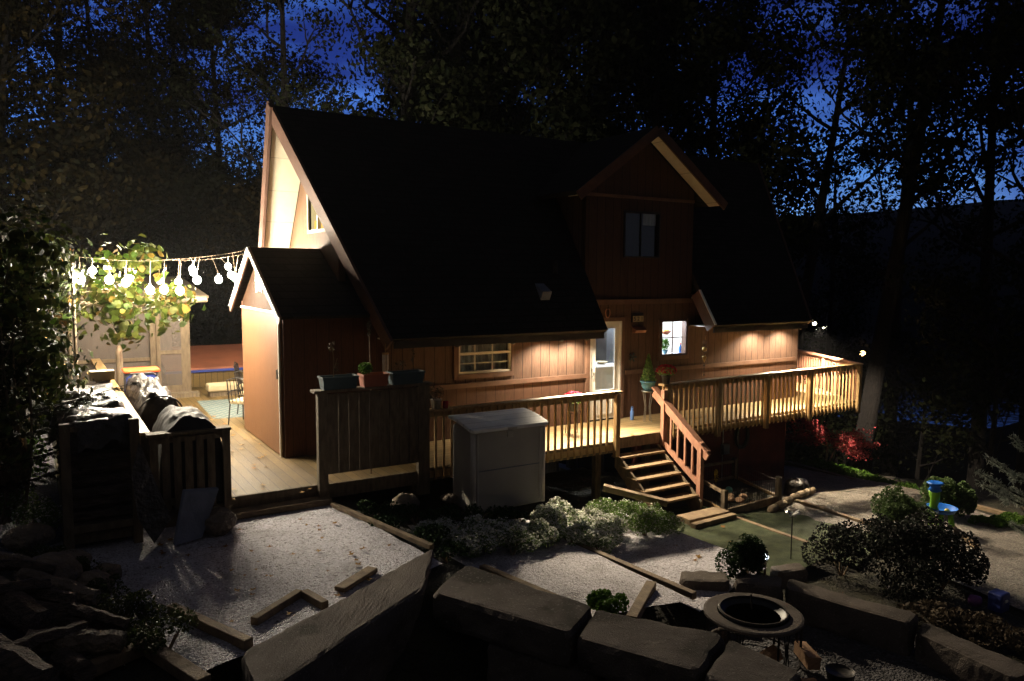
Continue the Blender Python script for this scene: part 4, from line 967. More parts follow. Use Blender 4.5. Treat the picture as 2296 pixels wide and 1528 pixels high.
g = np.random.default_rng(31); n = 1500; hh = g.random(n) ** 1.4; an = g.random(n) * 2 * PI; rr = (0.135 * (1 - hh) + 0.012) * (0.6 + 0.5 * g.random(n))
leafmesh('foliage', np.stack([10.27 + rr * np.cos(an), 11.35 + rr * np.sin(an), 0.84 + hh * 0.52], 1), 0.035, 'conifer', parent=t)
t = thing('water_bottle', 'blue water bottle with loop handle standing by the door', 'bottle', (10.10, 11.62, 0))
put('bottle_body', MB().lathe((10.10, 11.62, 0.0), [(0.036, 0), (0.038, 0.01), (0.038, 0.17), (0.022, 0.20), (0.022, 0.215)], 16), 'skyblue', t, smooth=True)
put('cap', MB().lathe((10.10, 11.62, 0.215), [(0.025, 0), (0.025, 0.03)], 12).tube([(10.10 + .025 * math.cos(a), 11.62, 0.245 + .035 * math.sin(a)) for a in np.linspace(0, PI, 9)], 0.006, 5), 'skyblue', t)
t = thing('flower_pot', 'galvanised pot of dried flowers on the left end of the rail', 'flower pot', (5.02, 10.25, 0.90))
put('pot', MB().lathe((5.02, 10.25, 0.90), [(0.065, 0), (0.085, 0.14), (0.092, 0.15), (0.08, 0.15)], 18), 'steel', t, smooth=True)
leafmesh('dried_foliage', blob_pts((5.0, 10.25, 1.14), 0.15, 0.12, 0.12, 260, 33), 0.03, 'dry', parent=t)
t = thing('candle_jar', 'small red glass jar beside the galvanised pot', 'jar', (5.17, 10.23, 0.90))
put('jar', MB().lathe((5.17, 10.23, 0.90), [(0.04, 0), (0.045, 0.01), (0.045, 0.10), (0.04, 0.11), (0.035, 0.11)], 14), 'redglass', t, smooth=True)

# ================================================================== LEFT DECK: covered grills, rug, chairs, spa, screened porch
def lump(name, label, cat, cx, cy, z0, rx, ry, h, material, seed, sq=2.6, rot=0, wr=0.05):
    """a cloth cover over something bulky: squarish, full at the top, slightly creased"""
    g = random.Random(seed); mb = MB(); n, m_ = 40, 18
    ph = [g.uniform(0, 6.28) for _ in range(6)]
    for j in range(m_ + 1):
        v = j / m_
        if v < 0.6: zz, k = v / 0.6 * 0.72, 1.06 - 0.06 * (v / 0.6)
        else:
            a = (v - 0.6) / 0.4 * PI / 2; zz, k = 0.72 + 0.28 * math.sin(a), math.cos(a) ** 0.75
        for i in range(n):
            a = 2 * PI * i / n; c_, s_ = math.cos(a), math.sin(a)
            r = 1 / (abs(c_) ** sq + abs(s_) ** sq) ** (1 / sq)
            w = 1 + wr * (1 - v * 0.6) * (math.sin(7 * a + ph[0]) * 0.5 + math.sin(13 * a + ph[1] + v * 3) * 0.5)
            x, y = rx * r * c_ * k * w, ry * r * s_ * k * w
            mb.v.append((cx + x * math.cos(rot) - y * math.sin(rot), cy + x * math.sin(rot) + y * math.cos(rot), z0 + h * zz + 0.015 * math.sin(5 * a + ph[2] + v * 7)))
    for j in range(m_):
        for i in range(n):
            mb.f.append((j * n + i, j * n + (i + 1) % n, (j + 1) * n + (i + 1) % n, (j + 1) * n + i)); mb.mi.append(0)
    mb.f.append(tuple(m_ * n + i for i in range(n))); mb.mi.append(0)
    return put(name, mb, material, None, label, cat, smooth=True, loc=(cx, cy, z0))
def rounded_cover(name, label, cat, x0, x1, y0, y1, z0, h, material, seed, wr=0.02):
    """a barrel-topped cover, its round end towards -y"""
    g = random.Random(seed); mb = MB(); n, m_ = 30, 34; xc, hw = (x0 + x1) / 2, (x1 - x0) / 2
    for j in range(m_ + 1):
        y = y0 + (y1 - y0) * j / m_
        for i in range(n + 1):
            a = PI * i / n; c_, s_ = -math.cos(a), math.sin(a)
            k = 1 / (abs(c_) ** 3.2 + abs(s_) ** 3.2) ** (1 / 3.2)
            w = 1 + wr * 1.6 * mnoise.noise(Vector((c_ * 2.2, y * 3.0, s_ * 2.2 + seed))) + wr * 0.9 * mnoise.noise(Vector((c_ * 6, y * 8, s_ * 6 + seed)))
            mb.v.append((xc + hw * c_ * k * w, y + 0.01 * math.sin(i), z0 + h * s_ * k * w))
    for j in range(m_):
        for i in range(n):
            a = j * (n + 1) + i; mb.f.append((a, a + 1, a + n + 2, a + n + 1)); mb.mi.append(0)
    mb.f.append(tuple(range(n + 1))); mb.f.append(tuple(m_ * (n + 1) + i for i in range(n, -1, -1))); mb.mi += [0, 0]
    return put(name, mb, material, None, label, cat, smooth=True, loc=(xc, y0, z0))
rounded_cover('covered_grill', 'rounded grill under a dark brown cover by the picket railing', 'grill', 1.16, 1.92, 10.1, 11.1, 0.0, 1.12, 'cover', 41, 0.035)
o = rounded_cover('covered_grill', 'long barrel smoker under a crumpled tan tarp behind the grill', 'grill', 1.12, 1.72, 12.0, 14.3, 0.0, 1.16, 'tarp', 42, 0.09)
t = thing('tarp_hem_cord', 'dark hoop of cord holding the tarp end', 'cord', (1.42, 11.97, 1.0))
put('cord', MB().tube([(1.42 - 0.3 * math.cos(a), 11.96, 0.88 + 0.26 * math.sin(a)) for a in np.linspace(0.2, PI - 0.2, 13)], 0.012, 6), 'black', t)
t = thing('hand_cart', 'orange-red plastic bin lid with black hoop handle beyond the tarp', 'bin', (1.45, 14.9, 0.0))
put('bin_body', MB().box(1.2, 1.72, 14.7, 15.1, 0.0, 1.16), 'navy', t, bevel=0.03)
put('lid', MB().box(1.17, 1.75, 14.67, 15.13, 1.165, 1.22), 'orange', t, bevel=0.02)
put('hoop_handle', MB().tube([(1.18, 14.62, 0.9), (1.18, 14.62, 1.10), (1.26, 14.62, 1.16), (1.62, 14.62, 1.16), (1.70, 14.62, 1.10), (1.70, 14.62, 0.9)], 0.02, 6), 'black', t)
t = thing('white_post_cap', 'round topped white post at the far railing', 'post', (1.18, 15.6, 0))
put('post_body', MB().tube([(1.18, 15.6, 0), (1.18, 15.6, 1.5), (1.18, 15.6, 1.56), (1.18, 15.6, 1.60)], [0.06, 0.06, 0.045, 0.015], 10), 'porchwood', t, smooth=True)
# rug
t = put('outdoor_rug', MB().add([(2.84, 15.9, 0.006), (4.6, 15.7, 0.006), (4.9, 18.1, 0.006), (2.92, 18.3, 0.006)], [(0, 1, 2, 3)]).add([(2.84, 15.9, 0.0), (4.6, 15.7, 0.0), (4.9, 18.1, 0.0), (2.92, 18.3, 0.0)], [(0, 3, 2, 1)]), 'rug', None, 'pale blue lattice patterned rug on the left deck', 'rug', loc=(2.84, 15.9, 0))
def chair(cx, cy, rot, label):
    t = thing('patio_chair', label, 'chair', (cx, cy, 0), 'chairs on the rug')
    def R(x, y, z): return (cx + x * math.cos(rot) - y * math.sin(rot), cy + x * math.sin(rot) + y * math.cos(rot), z)
    put('seat_cushion', MB().add([R(-.24, -.24, .40), R(.24, -.24, .40), R(.24, .24, .40), R(-.24, .24, .40), R(-.24, -.24, .47), R(.24, -.24, .47), R(.24, .24, .47), R(-.24, .24, .47)], [(0, 3, 2, 1), (4, 5, 6, 7), (0, 1, 5, 4), (1, 2, 6, 5), (2, 3, 7, 6), (3, 0, 4, 7)]), 'cushion', t, bevel=0.02)
    for sx in (-1, 1):
        for sy in (-1, 1): put('leg', MB().tube([R(sx * .23, sy * .23, .40), R(sx * .25, sy * .27, 0)], 0.012, 6), 'iron', t)
        put('arm', MB().tube([R(sx * .26, -.24, .40), R(sx * .27, -.22, .62), R(sx * .27, .12, .64), R(sx * .26, .26, .60)], 0.012, 6), 'iron', t)
    mb = MB(); mb.tube([R(-.23, .25, .42), R(-.22, .34, .88), R(0, .36, .94), R(.22, .34, .88), R(.23, .25, .42)], 0.012, 6)
    for k in range(-2, 3): mb.tube([R(k * .08, .26, .44), R(k * .08, .34, .90)], 0.007, 5)
    put('backrest', mb, 'iron', t)
    return t
chair(3.72, 16.1, 2.0, 'cushioned iron patio chair nearest the shed door')
chair(3.95, 17.4, 1.2, 'cushioned iron patio chair at the far edge of the rug')
chair(3.35, 15.2, 2.4, 'small iron patio chair partly behind the shed corner')
t = thing('storage_bench', 'low tan cushion bench beyond the rug', 'bench', (3.6, 19.0, 0))
put('cushion', MB().box(3.25, 4.3, 18.7, 19.1, 0.12, 0.30), 'cushion', t, bevel=0.04); put('base', MB().box(3.3, 4.25, 18.75, 19.05, 0.0, 0.115), 'oldwood', t)
# spa
t = thing('spa_tub', 'sunken wooden spa with red-brown cover and blue rim', 'hot tub', (4.4, 21.6, 0))
put('wood_side', MB().box(2.6, 6.4, 20.65, 22.8, -0.3, 0.36), 'deck_y', t)
put('rim', MB().box(2.56, 6.44, 20.6, 20.647, 0.37, 0.43), 'navy', t)
put('cover', MB().prism([(2.6, 20.65, 0.42), (6.4, 20.65, 0.42), (6.4, 22.8, 0.80), (2.6, 22.8, 0.80)], (0, 0, 0.06)), 'spa_brown', t)
# screened porch
t = thing('screened_gazebo', 'weathered wooden screen room with a screen door under the vine', 'gazebo', (1.6, 20.5, 0))
for (x, y) in ((1.62, 19.55), (2.18, 19.45), (2.92, 19.42), (0.3, 19.7), (2.92, 22.4), (0.3, 22.4)):
    put('post', MB().box(x - .06, x + .06, y - .06, y + .06, 0, 2.15), 'porchwood', t)
put('lintel', MB().box(0.2, 3.0, 19.38, 19.5, 2.15, 2.32), 'porchwood', t); put('side_lintel', MB().box(2.86, 2.98, 19.5, 22.5, 2.15, 2.30), 'porchwood', t)
put('roof', MB().prism([(0.0, 18.9, 2.33), (3.35, 18.9, 2.33), (3.35, 23, 2.75), (0, 23, 2.75)], (0, 0, 0.05)), 'oldwood', t)
sd = put('screen_door', MB().box(2.25, 2.33, 19.36, 19.40, 0.05, 2.1).box(2.78, 2.86, 19.36, 19.40, 0.05, 2.1).box(2.33, 2.78, 19.36, 19.40, 1.0, 1.09).box(2.33, 2.78, 19.36, 19.40, 2.02, 2.1).box(2.33, 2.78, 19.36, 19.40, 0.05, 0.25), 'porchwood', t)
put('screen', MB().box(2.33, 2.78, 19.375, 19.385, 0.25, 2.02), 'screen', sd)
put('mid_rail', MB().box(0.36, 2.12, 19.44, 19.5, 0.86, 0.94), 'porchwood', t)
put('screen_panel', MB().box(0.36, 2.12, 19.47, 19.48, 0.0, 2.12), 'screen', t)
put('back_panel', MB().box(0.3, 2.9, 22.4, 22.45, 0, 2.4), 'oldwood', t)
t = thing('doorstep', 'wooden step below the screen door', 'step', (2.6, 19.0, 0)); put('step_block', MB().box(2.0, 3.1, 18.95, 19.3, 0.0, 0.10), 'oldwood', t)

# string lights
bulbsA = [(0.55, 14.0, 2.81), (0.96, 14.0, 2.80), (1.21, 14.1, 2.76), (1.56, 14.0, 2.63), (1.77, 14.0, 2.64), (2.02, 14.0, 2.62), (2.30, 14.0, 2.80)]
bulbsB = [(0.85, 16.4, 2.95), (1.10, 16.4, 2.99), (1.45, 15.8, 2.85), (1.95, 16.0, 2.78), (2.30, 16.1, 2.74), (2.58, 16.1, 2.93)]
bulbsC = [(2.80, 17.6, 3.00), (3.35, 16.4, 2.88), (3.50, 17.4, 3.06), (3.70, 17.6, 2.82)]
bulbsB.append((3.24, 15.5, 2.83)); bulbsB.append((2.86, 15.1, 2.80))
def strand(label, bulbs, pts, seed):
    t = thing('string_light', label, 'string light', bulbs[0], 'strands of bulbs over the left deck')
    pv = [Vector(p) for p in pts]
    put('wire', MB().tube(pv, 0.0035, 5), 'twig', t)
    for (x, y, z) in bulbs:
        # point on the wire above the bulb
        best = min(pv, key=lambda q: abs(q.x - x))
        i = next((k for k in range(len(pv) - 1) if pv[k].x <= x <= pv[k + 1].x), len(pv) - 2)
        f = (x - pv[i].x) / max(1e-6, pv[i + 1].x - pv[i].x); q = pv[i].lerp(pv[i + 1], max(0, min(1, f)))
        b_ = put('bulb', MB().ball((x, y, z), 0.062, 8, 1, 1, 1.12), 'bulb', t, smooth=True)
        put('socket', MB().tube([(x, y, z + 0.05), (x, y, z + 0.12)], [0.016, 0.02], 8), 'black', b_)
        put('hanger', MB().tube([(x, y, z + 0.12), tuple(q)], 0.005, 5), 'twig', b_)
def sagging(a, b, s, n=14): return [Vector(a).lerp(Vector(b), i / n) - Vector((0, 0, s * 4 * (i / n) * (1 - i / n))) for i in range(n + 1)]
strand('nearest strand of large clear bulbs strung to the shed ridge', bulbsA, sagging((0.45, 14, 3.18), (3.05, 13.6, 3.33), 0.13), 1)
strand('middle strand of bulbs sagging behind the nearest one', bulbsB, sagging((0.5, 16.4, 3.22), (3.4, 15.6, 3.35), 0.12), 2)
strand('farthest short strand of bulbs by the house gable', bulbsC, sagging((2.4, 17.6, 3.18), (4.2, 17.2, 3.45), 0.08), 3)
for (x, y, lb) in ((0.44, 14.0, 'thin pole holding the near end of the bulbs'),):
    t = thing('light_pole', lb, 'pole', (x, y, 0)); put('shaft', MB().tube([(x, y, -0.2), (x, y, 3.22)], 0.025, 8), 'oldwood', t)

# woodpile at left of the railing
t = thing('firewood_rack', 'long rack of stacked firewood outside the left railing', 'firewood rack', (0.5, 11, -0.25))
for y in (9.72, 13.9):
    for x in (0.16, 0.86):
        put('post', MB().box(x - .05, x + .05, y - .05, y + .05, -0.25, 1.24), 'oldwood', t)
put('runner', MB().box(0.1, 0.92, 9.8, 13.9, -0.18, -0.10), 'oldwood', t)
put('cross_brace', MB().beam((0.16, 9.70, 0.02), (0.86, 9.70, 0.02), 0.03, 0.08), 'oldwood', t)
g = random.Random(8); k = 0
for iz in range(8):
    for iy in range(14):
        if k >= 96: break
        y = 9.92 + iy * 0.285 + g.uniform(-.02, .02); z = -0.02 + iz * 0.135 + g.uniform(-.01, .01); r = g.uniform(0.055, 0.075)
        put('log', MB().tube([(0.14 + g.uniform(-.03, .03), y, z), (0.88 + g.uniform(-.03, .05), y + g.uniform(-.02, .02), z)], [r, r * .95], 7), 'log', t); k += 1
def tarp(name, label, cx, cy, w, d, z, material, seed, fall=0.25, amp=0.05):
    g = random.Random(seed); mb = MB(); n = 26; ph = [g.uniform(0, 6.28) for _ in range(8)]
    for j in range(n + 1):
        for i in range(n + 1):
            u, v = i / n * 2 - 1, j / n * 2 - 1
            e_ = max(abs(u), abs(v)); drop = max(0, (e_ - 0.72) / 0.28)
            zz = z - fall * drop ** 1.3 + amp * (math.sin(3.1 * u + ph[0] + 2 * v) * 0.4 + abs(math.sin(5.3 * v + ph[1] + 1.7 * u)) * 0.6 + 0.5 * math.sin(9 * (u + v) + ph[2]) * drop) + g.uniform(-.006, .006)
            mb.v.append((cx + u * w / 2 * (1 - 0.06 * drop) + 0.03 * math.sin(6 * v + ph[3]), cy + v * d / 2 * (1 - 0.04 * drop) + 0.03 * math.sin(6 * u + ph[4]), zz))
    for j in range(n):
        for i in range(n): a = j * (n + 1) + i; mb.f.append((a, a + 1, a + n + 2, a + n + 1)); mb.mi.append(0)
    return put(name, mb, material, None, label, 'tarp', smooth=True, loc=(cx, cy, z), fix=False)
tarp('tarp', 'shiny crumpled tarp over the near end of the woodpile', 0.52, 10.25, 0.82, 1.1, 1.22, 'tarp', 51, 0.3, 0.07)
tarp('tarp', 'black glossy tarp in the middle of the woodpile', 0.48, 11.35, 0.95, 1.1, 1.20, 'tarp_dark', 52, 0.4, 0.09)
tarp('tarp', 'brown wrinkled tarp on the far part of the woodpile', 0.5, 12.6, 0.9, 1.5, 1.22, 'tarp', 53, 0.35, 0.06)
t = put('tarp', MB().add([(0.9, 9.66, 0.98), (1.05, 9.62, 0.5), (1.2, 9.5, 0.05), (1.0, 9.45, -0.2), (0.85, 9.55, 0.1), (0.8, 9.6, 0.6)], [(0, 1, 5), (1, 2, 4, 5), (2, 3, 4)]), 'tarp_dark', None, 'loose end of plastic sheet hanging down the rack corner', 'tarp', loc=(1, 9.6, 0), smooth=False)
t = thing('cut_block', 'squared block of pale cut timber lying on the woodpile', 'wood block', (0.75, 13.2, 1.30)); put('block', MB().box(0.58, 0.92, 13.05, 13.3, 1.28, 1.42), 'cushion', t, bevel=0.01)
t = thing('leaning_slab', 'grey-blue flat lid leaning on the picket railing', 'lid', (1.3, 9.5, 0))
put('slab', MB().prism([(1.20, 9.30, -0.22), (1.52, 9.42, -0.22), (1.76, 9.60, 0.30), (1.36, 9.55, 0.34)], (-0.02, 0.04, 0.02)), 'slate', t, bevel=0.008)
def rock(name, label, c, r, sz, seed, material='boulder', cat='rock', group=None, sx=1, sy=1):
    g = random.Random(seed); mb = MB(); n = 12; dirs = [(Vector((g.gauss(0, 1), g.gauss(0, 1), g.gauss(0, 1))).normalized(), g.uniform(0.72, 0.95)) for _ in range(12)]
    mb.ball((0, 0, 0), 1.0, n)
    vs_ = []
    for v in mb.v:
        p = Vector(v)
        for d, k in dirs:
            q = p.dot(d)
            if q > k: p = p - d * (q - k)
        p *= 1 + 0.03 * math.sin(p.x * 9 + seed) * math.cos(p.y * 8)
        vs_.append((c[0] + p.x * r * sx, c[1] + p.y * r * sy, c[2] + p.z * r * sz))
    mb.v = vs_
    return put(name, mb, material, None, label, cat, group, loc=c, smooth=True)
rock('boulder', 'large smooth boulder under the picket railing', (1.72, 9.62, -0.12), 0.24, 0.8, 61)
rock('boulder', 'grey rounded rock at the foot of the screen fence', (4.25, 9.65, -0.28), 0.22, 0.6, 62)
rock('boulder', 'small flat pale rock left of the storage box', (4.98, 9.75, -0.35), 0.14, 0.5, 63)

# ================================================================== STONE BLOCK WALLS
def block(label, quad, ztop, h, seed, chip=None):
    """a rough quarried block: every face finely divided and worn by noise, edges broken"""
    a, b_, c, d = [Vector((q[0], q[1])) for q in quad]; ctr = (a + b_ + c + d) / 4
    L1, L2 = (b_ - a).length, (d - a).length; mb = MB(); idx = {}
    nu, nv, nw = max(3, int(L1 / 0.05)), max(3, int(L2 / 0.05)), max(3, int(h / 0.05))
    def vert(i, j, k):
        if (i, j, k) in idx: return idx[(i, j, k)]
        u, v, w = i / nu, j / nv, k / nw
        q = a * (1 - u) * (1 - v) + b_ * u * (1 - v) + c * u * v + d * (1 - u) * v
        p = Vector((q.x, q.y, ztop - h + h * w)); s3 = Vector((seed * 3.1, 0, 0))
        edges = (i in (0, nu)) + (j in (0, nv)) + (k in (0, nw))
        inn = Vector((ctr.x - p.x, ctr.y - p.y, ztop - h / 2 - p.z)).normalized()
        wear = 0.018 * (edges >= 2) * (1 + 1.2 * mnoise.noise(p * 6 + s3)) + (0.03 if edges == 3 else 0)
        side = k not in (0, nw)
        r_ = (0.035 if side else 0.010) * mnoise.noise(p * 4 + s3) + (0.018 if side else 0.006) * mnoise.noise(p * 13 + s3) + 0.004 * mnoise.noise(p * 40 + s3)
        p = p + inn * (wear + max(-0.02, r_))
        idx[(i, j, k)] = len(mb.v); mb.v.append(tuple(p)); return idx[(i, j, k)]
    for k in (0, nw):
        for i in range(nu):
            for j in range(nv): mb.f.append((vert(i, j, k), vert(i + 1, j, k), vert(i + 1, j + 1, k), vert(i, j + 1, k)))
    for j in (0, nv):
        for i in range(nu):
            for k in range(nw): mb.f.append((vert(i, j, k), vert(i + 1, j, k), vert(i + 1, j, k + 1), vert(i, j, k + 1)))
    for i in (0, nu):
        for j in range(nv):
            for k in range(nw): mb.f.append((vert(i, j, k), vert(i, j + 1, k), vert(i, j + 1, k + 1), vert(i, j, k + 1)))
    mb.mi = [0] * len(mb.f)
    return put('stone_block', mb, 'stone', None, label, 'stone block', 'stone blocks edging the hollow', loc=(ctr.x, ctr.y, ztop - h))
block('long stone block along the front of the gravel patio', [(1.25, 5.55), (3.15, 6.70), (3.72, 7.66), (1.28, 6.28)], -0.19, 1.0, 71)
block('long stone block at the inner corner below the first terrace', [(3.18, 6.58), (3.84, 5.18), (4.36, 5.52), (3.80, 7.05)], -0.20, 0.34, 72)
block('second stone block right of the corner one, ending near the fern', [(3.87, 5.14), (4.36, 4.16), (5.05, 4.50), (4.38, 5.50)], -0.23, 0.30, 73)
block('third stone block reaching the bottom edge before the fire table', [(4.38, 4.12), (4.60, 3.55), (5.12, 3.72), (5.07, 4.46)], -0.25, 0.30, 74)
block('lower course stone block under the corner block', [(3.45, 5.98), (4.0, 5.0), (4.5, 5.3), (3.95, 6.4)], -0.56, 0.7, 75)
block('lower course stone block under the second block', [(4.02, 4.95), (4.75, 3.9), (5.3, 4.4), (4.52, 5.28)], -0.58, 0.7, 76)
block('small stone block left of the round shrub', [(6.66, 6.68), (7.16, 6.33), (7.36, 6.60), (6.9, 6.92)], -0.86, 0.42, 77)
block('stone block behind the fire table under the round shrub', [(7.20, 6.30), (7.60, 5.90), (7.88, 6.12), (7.46, 6.52)], -0.86, 0.42, 78)
block('long stone block behind the fire table to the right', [(7.63, 5.87), (8.02, 4.52), (8.36, 4.64), (7.92, 6.08)], -0.88, 0.40, 79)
block('last stone block fading into the dark on the right', [(8.02, 4.48), (7.9, 3.4), (8.3, 3.35), (8.38, 4.58)], -0.95, 0.35, 80)
block('stone block standing under the solar light', [(8.25, 6.45), (8.75, 6.35), (8.8, 6.6), (8.3, 6.7)], -1.02, 0.3, 81)

# ================================================================== TIMBER EDGING
def timber(label, a, b, w=0.09, h=0.09, m='timber'):
    h = min(h, 0.1)
    return put('landscape_timber', MB().beam(a, b, w, h), m, None, label, 'timber', 'timber edging between the terraces', loc=a, bevel=0.008)
timber('long timber beside the first stone blocks', (4.33, 7.62, -0.55), (4.72, 6.05, -0.58))
timber('long timber between the upper and middle gravel terraces', (6.22, 8.5, -0.84), (6.46, 6.25, -0.86))
timber('long timber between the middle gravel terrace and the turf', (8.38, 9.5, -1.16), (8.42, 6.9, -1.16))
timber('long timber along the far side of the turf square', (10.08, 9.3, -1.27), (10.10, 7.4, -1.27))
timber('timber on edge in the patio gravel at lower left', (0.92, 7.5, -0.20), (1.38, 6.42, -0.20))
timber('short timber forming the little box corner in the patio', (1.52, 6.85, -0.21), (2.05, 7.25, -0.21), 0.08, 0.08)
timber('short timber closing the little box corner', (2.09, 7.22, -0.21), (2.18, 6.85, -0.21), 0.08, 0.08)
timber('loose timber lying against the long patio block', (2.42, 7.14, -0.215), (2.90, 7.46, -0.21), 0.13, 0.05)
timber('timber along the flower bed edge of the patio', (3.28, 9.9, -0.22), (3.74, 7.75, -0.22), 0.07, 0.06)
timber('pale timber beside the stairs above the flower mounds', (7.85, 9.72, -0.60), (8.62, 9.0, -0.80), 0.14, 0.1)
timber('timber in the bottom left corner under the logs', (0.12, 6.6, -0.2), (0.75, 6.9, -0.2), 0.12, 0.12)
timber('timber sloping down at the bottom left edge', (0.62, 6.95, -0.22), (0.95, 6.0, -0.22), 0.12, 0.12)
timber('timber across the middle terrace near the fern', (5.22, 5.95, -0.74), (6.05, 6.55, -0.74), 0.12, 0.12)
timber('step timber at the foot of the stairs', (9.0, 8.78, -1.19), (10.02, 8.82, -1.19), 0.12, 0.08)
timber('timber bounding the tan gravel yard', (12.5, 9.45, -1.50), (12.42, 7.6, -1.50), 0.1, 0.1)
timber('pale timber edging the far side of the gravel yard', (18.15, 14.1, -2.45), (16.0, 8.9, -1.86), 0.14, 0.1)
timber('timber running past the water table', (14.0, 7.27, -1.61), (13.0, 6.3, -1.53), 0.09, 0.09)
timber('timber at the far edge behind the low shrubs', (16.5, 8.2, -1.86), (16.4, 7.0, -1.86), 0.12, 0.12)

# little fenced bed
t = thing('fenced_garden_bed', 'small timber framed bed with wire fence beside the stairs', 'garden bed', (11.2, 10.2, -1.4))
q = [(10.35, 9.35), (11.95, 9.45), (12.35, 10.9), (10.75, 10.85)]
for i in range(4):
    a, b_ = q[i], q[(i + 1) % 4]
    put('bed_board', MB().beam((*a, -1.36), (*b_, -1.36), 0.05, 0.14), 'lumber' if i % 2 else 'timber', t)
    put('corner_post', MB().box(a[0] - .045, a[0] + .045, a[1] - .045, a[1] + .045, -1.45, -0.92), 'oldwood', t)
put('fence_rail', MB().beam((10.35, 9.35, -0.98), (10.75, 10.85, -0.93), 0.05, 0.05).beam((10.75, 10.85, -0.93), (12.35, 10.9, -0.98), 0.05, 0.05), 'timber', t)
put('earth', MB().add([(*p, -1.34) for p in q], [(0, 1, 2, 3)]), 'soil', t)
mb = MB()
for i in range(4):
    a, b_ = Vector((*q[i], 0)), Vector((*q[(i + 1) % 4], 0))
    for k in range(1, 22): p = a.lerp(b_, k / 22); mb.tube([(p.x, p.y, -1.36), (p.x, p.y, -1.0)], 0.0025, 3)
    for z in (-1.25, -1.12, -1.0): mb.tube([(a.x, a.y, z), (b_.x, b_.y, z)], 0.0025, 3)
put('wire_mesh', mb, 'iron', t, fix=False)
g = random.Random(4)
for i, (x, y, lb) in enumerate(((10.95, 9.75, 'pale stone in the bed nearest the post'), (11.1, 9.9, 'pale stone in the middle of the bed'), (11.28, 9.72, 'rightmost pale stone in the bed'), (11.05, 9.6, 'small pale stone at the front of the bed'))): rock('bed_stone', lb, (x, y, -1.28), 0.09, 0.6, 90 + i, 'cutwood', 'stone')
t = thing('yellow_flower', 'tall yellow flower spike in the fenced bed', 'flower', (11.15, 10.3, -1.34))
put('stem', MB().tube([(11.15, 10.3, -1.34), (11.15, 10.3, -0.9)], 0.01, 5), 'twig', t); leafmesh('petals', blob_pts((11.13, 10.28, -0.98), .04, .04, .13, 70, 91), 0.05, 'leaf_yellow', parent=t).data.materials[0] = M['yellow']
t = thing('green_ball', 'green ball lying in the fenced bed', 'ball', (11.3, 10.1, -1.28)); put('sphere', MB().ball((11.3, 10.1, -1.25), 0.07, 8), 'mint', t, smooth=True)

# scalloped log edging
for i, (x, y, z) in enumerate(((11.5, 9.2, -1.42), (11.85, 9.3, -1.42), (12.2, 9.42, -1.43), (12.55, 9.55, -1.45), (12.9, 9.68, -1.49), (13.25, 9.8, -1.53), (13.6, 9.93, -1.58))):
    w_ = 0.02 * math.sin(i * 2.1)
    o = put('edging_log', MB().tube([(x - 0.165, y - 0.06 + w_, z + w_), (x - 0.05, y - 0.02, z + 0.015), (x + 0.06, y + 0.02, z + 0.01), (x + 0.165, y + 0.06 - w_, z)], [0.058, 0.075, 0.072, 0.055], 9), 'splitlog', None, ['nearest', 'second', 'third', 'middle', 'fifth', 'sixth', 'farthest'][i] + ' pale log of the edging beside the lower turf', 'edging log', 'pale edging logs beside the turf', loc=(x, y, z), smooth=True)
lump('rubbish_bag', 'black rumpled bag on the gravel by the log edging', 'bag', 13.35, 10.1, -1.66, 0.32, 0.22, 0.34, 'tarp_dark', 44, 2.0, 0.4, 0.12)

# meter, wreath, hook on the basement wall
t = thing('utility_box', 'small grey utility box on the red basement wall', 'utility box', (13.2, 11.9, -1.05)); put('housing', MB().box(13.1, 13.3, 11.9, 11.998, -1.15, -0.92), 'slate', t, bevel=0.01); put('conduit', MB().tube([(13.12, 11.95, -0.92), (13.12, 11.95, -0.05)], 0.012, 6).tube([(13.12, 11.95, -1.15), (13.12, 11.95, -1.7)], 0.012, 6), 'steel', t)
t = thing('wreath', 'dark round wreath on the basement wall under the deck', 'wreath', (13.75, 11.95, -0.78)); put('ring', MB().tube([(13.75 + .2 * math.cos(a), 11.95, -0.78 + .28 * math.sin(a)) for a in np.linspace(0, 2 * PI, 21)], 0.045, 6, False), 'black', t)
t = thing('shepherd_hook', 'thin iron hook with hanging string in front of the basement', 'garden hook', (12.1, 10.6, -1.6))
put('pole', MB().tube([(12.1, 10.6, -1.6), (12.1, 10.6, 0.05), (12.06, 10.55, 0.14), (11.98, 10.5, 0.12), (11.97, 10.5, 0.05)], 0.008, 6), 'iron', t)

# solar light + hook lamp + glints
t = thing('solar_lantern', 'small glowing crystal solar light on a stake by the round shrub', 'garden light', (8.28, 6.6, -1.0))
put('stake', MB().tube([(8.28, 6.72, -1.25), (8.28, 6.72, -0.93)], 0.02, 6), 'oldwood', t); put('globe', MB().ball((8.28, 6.72, -0.89), 0.045, 7), 'solar', t, smooth=True)
t = thing('garden_lantern', 'black hanging lantern on a tall crook beside the turf', 'lantern', (9.25, 7.05, -1.25))
put('crook', MB().tube([(9.25, 7.05, -1.3), (9.25, 7.05, -0.62), (9.23, 7.05, -0.55), (9.17, 7.05, -0.52)], 0.009, 6), 'iron', t)
mb = MB()
for k in range(9): a = k * 0.7; mb.tube([(9.25, 7.05, -0.56), (9.25 + 0.10 * math.cos(a), 7.05 + .1 * math.sin(a), -0.52 - 0.03 * math.sin(a * 2))], [0.008, 0.02], 5)
put('metal_flower', mb, 'steel', t)

# ================================================================== FIRE TABLE
fx, fyy, fz = 6.46, 5.38, -0.76
t = thing('fire_table', 'round stone topped fire table with dark bowl and thin iron legs', 'fire table', (fx, fyy, -1.27))
put('ring_top', MB().lathe((fx, fyy, fz), [(0.38, 0.015), (0.38, 0.045), (0.50, 0.05), (0.525, 0.04), (0.525, 0.015)], 40), 'stone', t)
